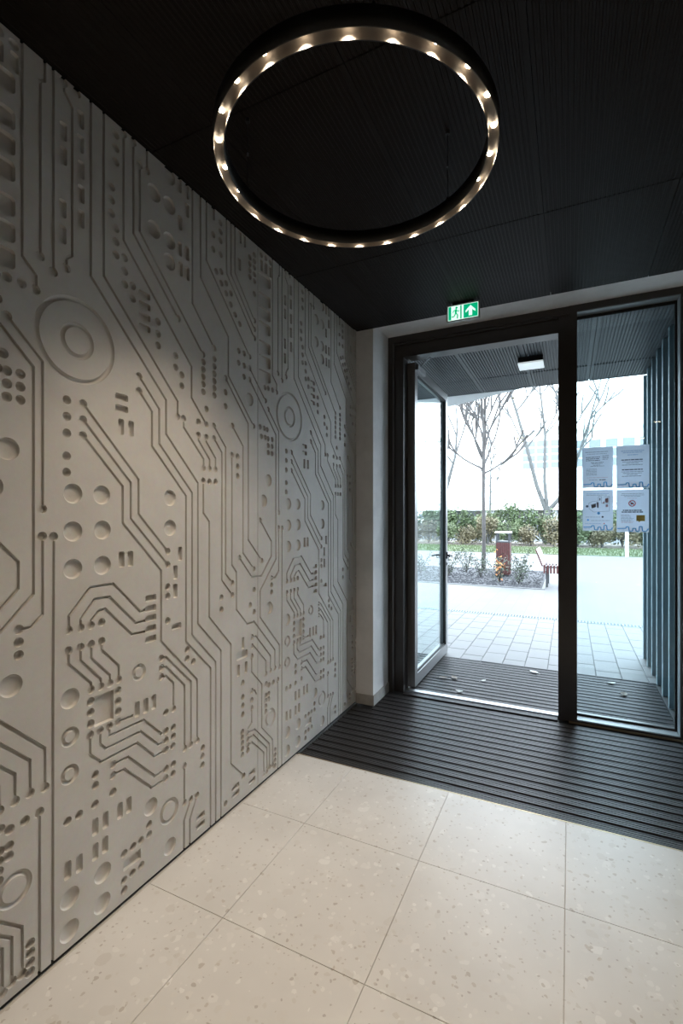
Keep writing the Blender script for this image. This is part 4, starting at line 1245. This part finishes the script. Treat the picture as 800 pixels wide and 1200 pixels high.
for pts, rads in ((((0, 0, 1.6), (-0.55, 0, 3.2), (-1.05, 0, 5.3), (-1.6, 0, 7.4), (-2.15, 0.1, 9.2), (-2.5, 0.1, 10.6)), (0.13, 0.11, 0.095, 0.08, 0.055, 0.03)),
                  (((0, 0, 1.7), (-0.15, 0, 3.4), (-0.12, 0.1, 6.0), (-0.35, 0.2, 8.2), (-0.6, 0.2, 10.4)), (0.11, 0.09, 0.07, 0.05, 0.025)),
                  (((0.05, 0, 1.8), (0.7, 0, 2.6), (1.1, 0, 4.2), (1.15, 0, 6.0), (0.4, -0.1, 8.2), (-0.4, -0.1, 10.2)), (0.13, 0.11, 0.085, 0.07, 0.05, 0.03)),
                  (((0.7, 0, 2.6), (1.4, 0.2, 4.4), (2.05, 0.2, 6.6), (2.75, 0.2, 9.4)), (0.09, 0.07, 0.05, 0.025))):
    b.tube(pts, rads, 7)
    for t in range(2, len(pts)):
        for k in range(2):
            a = rs.choice((0, PI)) + rs.uniform(-0.6, 0.6)
            grow(b, lf, rs, pts[t], (math.cos(a) * 0.8, math.sin(a) * 0.5, 1.0), rs.uniform(1.2, 2.2), rads[t] * 0.4, 1, thin=0.04)
b.build('branches', 'bark_far', T3)
tree('sapling', (-4.15, 28.4, 0), [(0, 0, 0, 0.07), (0, 0, 2.5, 0.06), (0.05, 0, 4.6, 0.04), (0, 0, 6.2, 0.02)],
     [((0, 0, 2.8), (0.6, 0, 1.0), 1.1, 0.02), ((0, 0, 3.2), (-0.6, 0.2, 0.9), 1.1, 0.02), ((0, 0, 3.6), (0.6, 0.2, 0.8), 1.1, 0.02), ((0, 0, 4.3), (0.4, -0.2, 1.2), 1.1, 0.015), ((0, 0, 4.8), (-0.4, 0, 1.2), 1.0, 0.015)],
     'thin sapling with a few brown leaves behind the hedge', 'bark_far', 31, 'leaf_brown', 5, depth=1, thin=0.03, group='trees beyond the hedge')

# hedge of shrubs, lawn strip
lawn = MB(); lawn.box(-30, 25, 20.0, 24.4, -0.01, 0.02)
lawn = tag(lawn.build('lawn', 'grass'), 'strip of short green lawn beyond the paving', 'lawn', kind='structure')
rs = random.Random(17)
b = MB()
for _ in range(5000):
    x, y, h = rs.uniform(-11, 6), rs.uniform(20.0, 24.4), rs.uniform(0.03, 0.08)
    b.add([(x - 0.02, y, 0.018), (x + 0.02, y, 0.018), (x + rs.uniform(-0.02, 0.02), y + 0.01, 0.018 + h)], [(0, 1, 2)])
tag(b.build('grass_blades', 'grass', lawn), kind='stuff')
tag(boxobj('hedge_bed', (-30, 25, 24.4, 29.0, -0.01, 0.03), 'soil'), 'bare soil under the hedge', 'soil', kind='structure')

def bush(name, x, y, w, h, m, seed, label, group, n=900, size=0.07):
    rs = random.Random(seed)
    root = empty(name, (x, y, 0.03))
    tag(root, label, 'shrub', group)
    lf, st_ = MB(), MB()
    for k in range(9):
        a = rs.uniform(0, 2 * PI); t = rs.uniform(0.1, 0.9)
        st_.tube([(0, 0, 0), (math.cos(a) * w * 0.25 * t, math.sin(a) * w * 0.25 * t, h * 0.5), (math.cos(a) * w * 0.45 * t, math.sin(a) * w * 0.45 * t, h * rs.uniform(0.8, 1.0))], [0.03, 0.02, 0.008], 4, False)
    for k in range(12):
        a = rs.uniform(0, 2 * PI); t = math.sqrt(rs.random())
        cz = h * rs.uniform(0.25, 0.82)
        leaves(lf, rs, (math.cos(a) * w * 0.42 * t, math.sin(a) * w * 0.42 * t, cz), (w * 0.16, w * 0.16, h * 0.13), n // 8, size, w * 0.5)
    st_.build('stems', 'bark_far', root); lf.build('foliage', m, root)
SPOTS = ((-8.3, 'by the hinge side of the open door leaf'), (-7.1, 'in the middle of the open door leaf'), (-6.0, 'at the free edge of the open door leaf'), (-4.9, 'between the open door leaf and the young tree'),
         (-3.95, 'behind the young tree trunk'), (-3.1, 'behind the litter bin'), (-2.0, 'between the litter bin and the seat'), (-0.9, 'behind the seat'), (0.35, 'beside the door mullion under the notices'),
         (1.35, 'under the floor plan notice'), (2.35, 'behind the white bollard'), (3.3, 'beside the dark wall fins'))
for k, (x, where) in enumerate(SPOTS):
    pale = k % 3 == 1
    x = -8.3 + 1.06 * k
    bush('hedge_shrub', x, 26.35 + 0.3 * (k % 2), 1.22, 1.75 + 0.35 * ((k * 7) % 4) / 3, 'leaf_pale' if pale else 'leaf_green', 100 + k,
         'tall feathery %sgreen hedge shrub %s' % ('pale ' if pale else '', where), 'tall hedge shrubs', 1500, 0.085)
for k, (x, where) in enumerate(SPOTS):
    pale = k % 3 == 2
    x = -7.9 + 1.03 * k
    bush('low_shrub', x, 25.0, 1.15, 0.95 + 0.22 * ((k * 5) % 3), 'leaf_pale' if pale else 'leaf_brown', 200 + k,
         'low %s front hedge shrub %s' % ('pale green' if pale else 'yellow brown', where), 'low hedge shrubs', 1000, 0.07)
b = MB(); b.bbox(1.83, 1.93, 19.9, 20.0, 0.0, 0.95, 0.01); b.box(1.82, 1.94, 19.89, 20.01, 0.95, 0.97)
tag(b.build('bollard_light', 'white_metal'), 'slim white bollard in front of the hedge behind the notices', 'bollard')

# ------------------------------------------------------------------ far buildings
def building(name, label, y, vols):
    root = empty(name, (0, y, 0))
    tag(root, label, 'building')
    return root
A = building('office_building', 'long white office block behind the hedge, raised over a grey ground floor', 46.0, None)
boxobj('wall', (-11.5, 25, 0, 12, 2.1, 8.9), 'white_render', A)
boxobj('set_back_storey', (-11.5, 25, 3.0, 12, 8.9, 14.5), 'white_render', A)
boxobj('coping', (-4.0, 25, -0.12, 0.4, 8.9, 9.15), 'roof_green', A)
boxobj('ground_floor_wall', (-11.5, 25, 1.2, 11, 0, 2.1), 'far_shade', A)
for k in range(12):
    boxobj('ground_floor_panel', (-8.2 + 0.62 * k, -8.2 + 0.62 * k + 0.42, 1.1, 1.2, 0.1, 2.05), ('far_brown', 'white_metal', 'far_frame')[k % 3], A)
def window(root, x0, x1, z0, z1, nx, nz, m, y=0.0):
    f = boxobj('window', (x0, x1, y - 0.04, y + 0.02, z0, z1), 'far_frame', root)
    w, h = (x1 - x0) / nx, (z1 - z0) / nz
    for i in range(nx):
        for j in range(nz):
            boxobj('pane', (x0 + i * w + 0.08, x0 + (i + 1) * w - 0.08, y - 0.07, y - 0.04, z0 + j * h + 0.07, z0 + (j + 1) * h - 0.07), m, f)
window(A, -3.9, -0.4, 5.8, 8.4, 3, 4, 'window_dark')
for k in range(7):
    window(A, 0.2 + 1.25 * k, 1.25 + 1.25 * k, 5.8, 8.2, 1, 3, 'window_dark')
for (x, z) in ((-3.1, 9.75), (-1.1, 9.85)):
    boxobj('vent', (x - 0.2, x + 0.2, 2.9, 3.0, z - 0.2, z + 0.2), 'far_shade', A)
B = building('white_block', 'white block with one wide window seen through the open door leaf', 40.0, None)
boxobj('wall', (-32, -12.6, 0, 10, 2.0, 14), 'white_render', B)
boxobj('ground_floor_wall', (-32, -12.8, 0.8, 9, 0, 2.0), 'far_brown', B)
boxobj('recess_band', (-32, -12.6, -0.06, 0.0, 5.8, 6.3), 'far_frame', B)
boxobj('recess_glass', (-15.6, -12.7, -0.08, -0.06, 5.88, 6.2), 'window_glass', B)
window(B, -15.9, -12.9, 2.6, 4.4, 2, 1, 'window_glass')
D = building('stair_tower', 'small white stair tower with stacked slit windows beside the long office block', 40.5, None)
boxobj('wall', (-12.2, -10.6, 0, 4, 0, 5.2), 'white_render', D)
boxobj('roof', (-12.5, -10.3, -0.3, 4.2, 5.2, 5.4), 'far_frame', D)
for k in range(6):
    window(D, -12.0, -11.3, 0.6 + 0.75 * k, 1.0 + 0.75 * k, 1, 1, 'window_dark')
    window(D, -11.15, -10.75, 0.6 + 0.75 * k, 1.0 + 0.75 * k, 1, 1, 'window_glass')
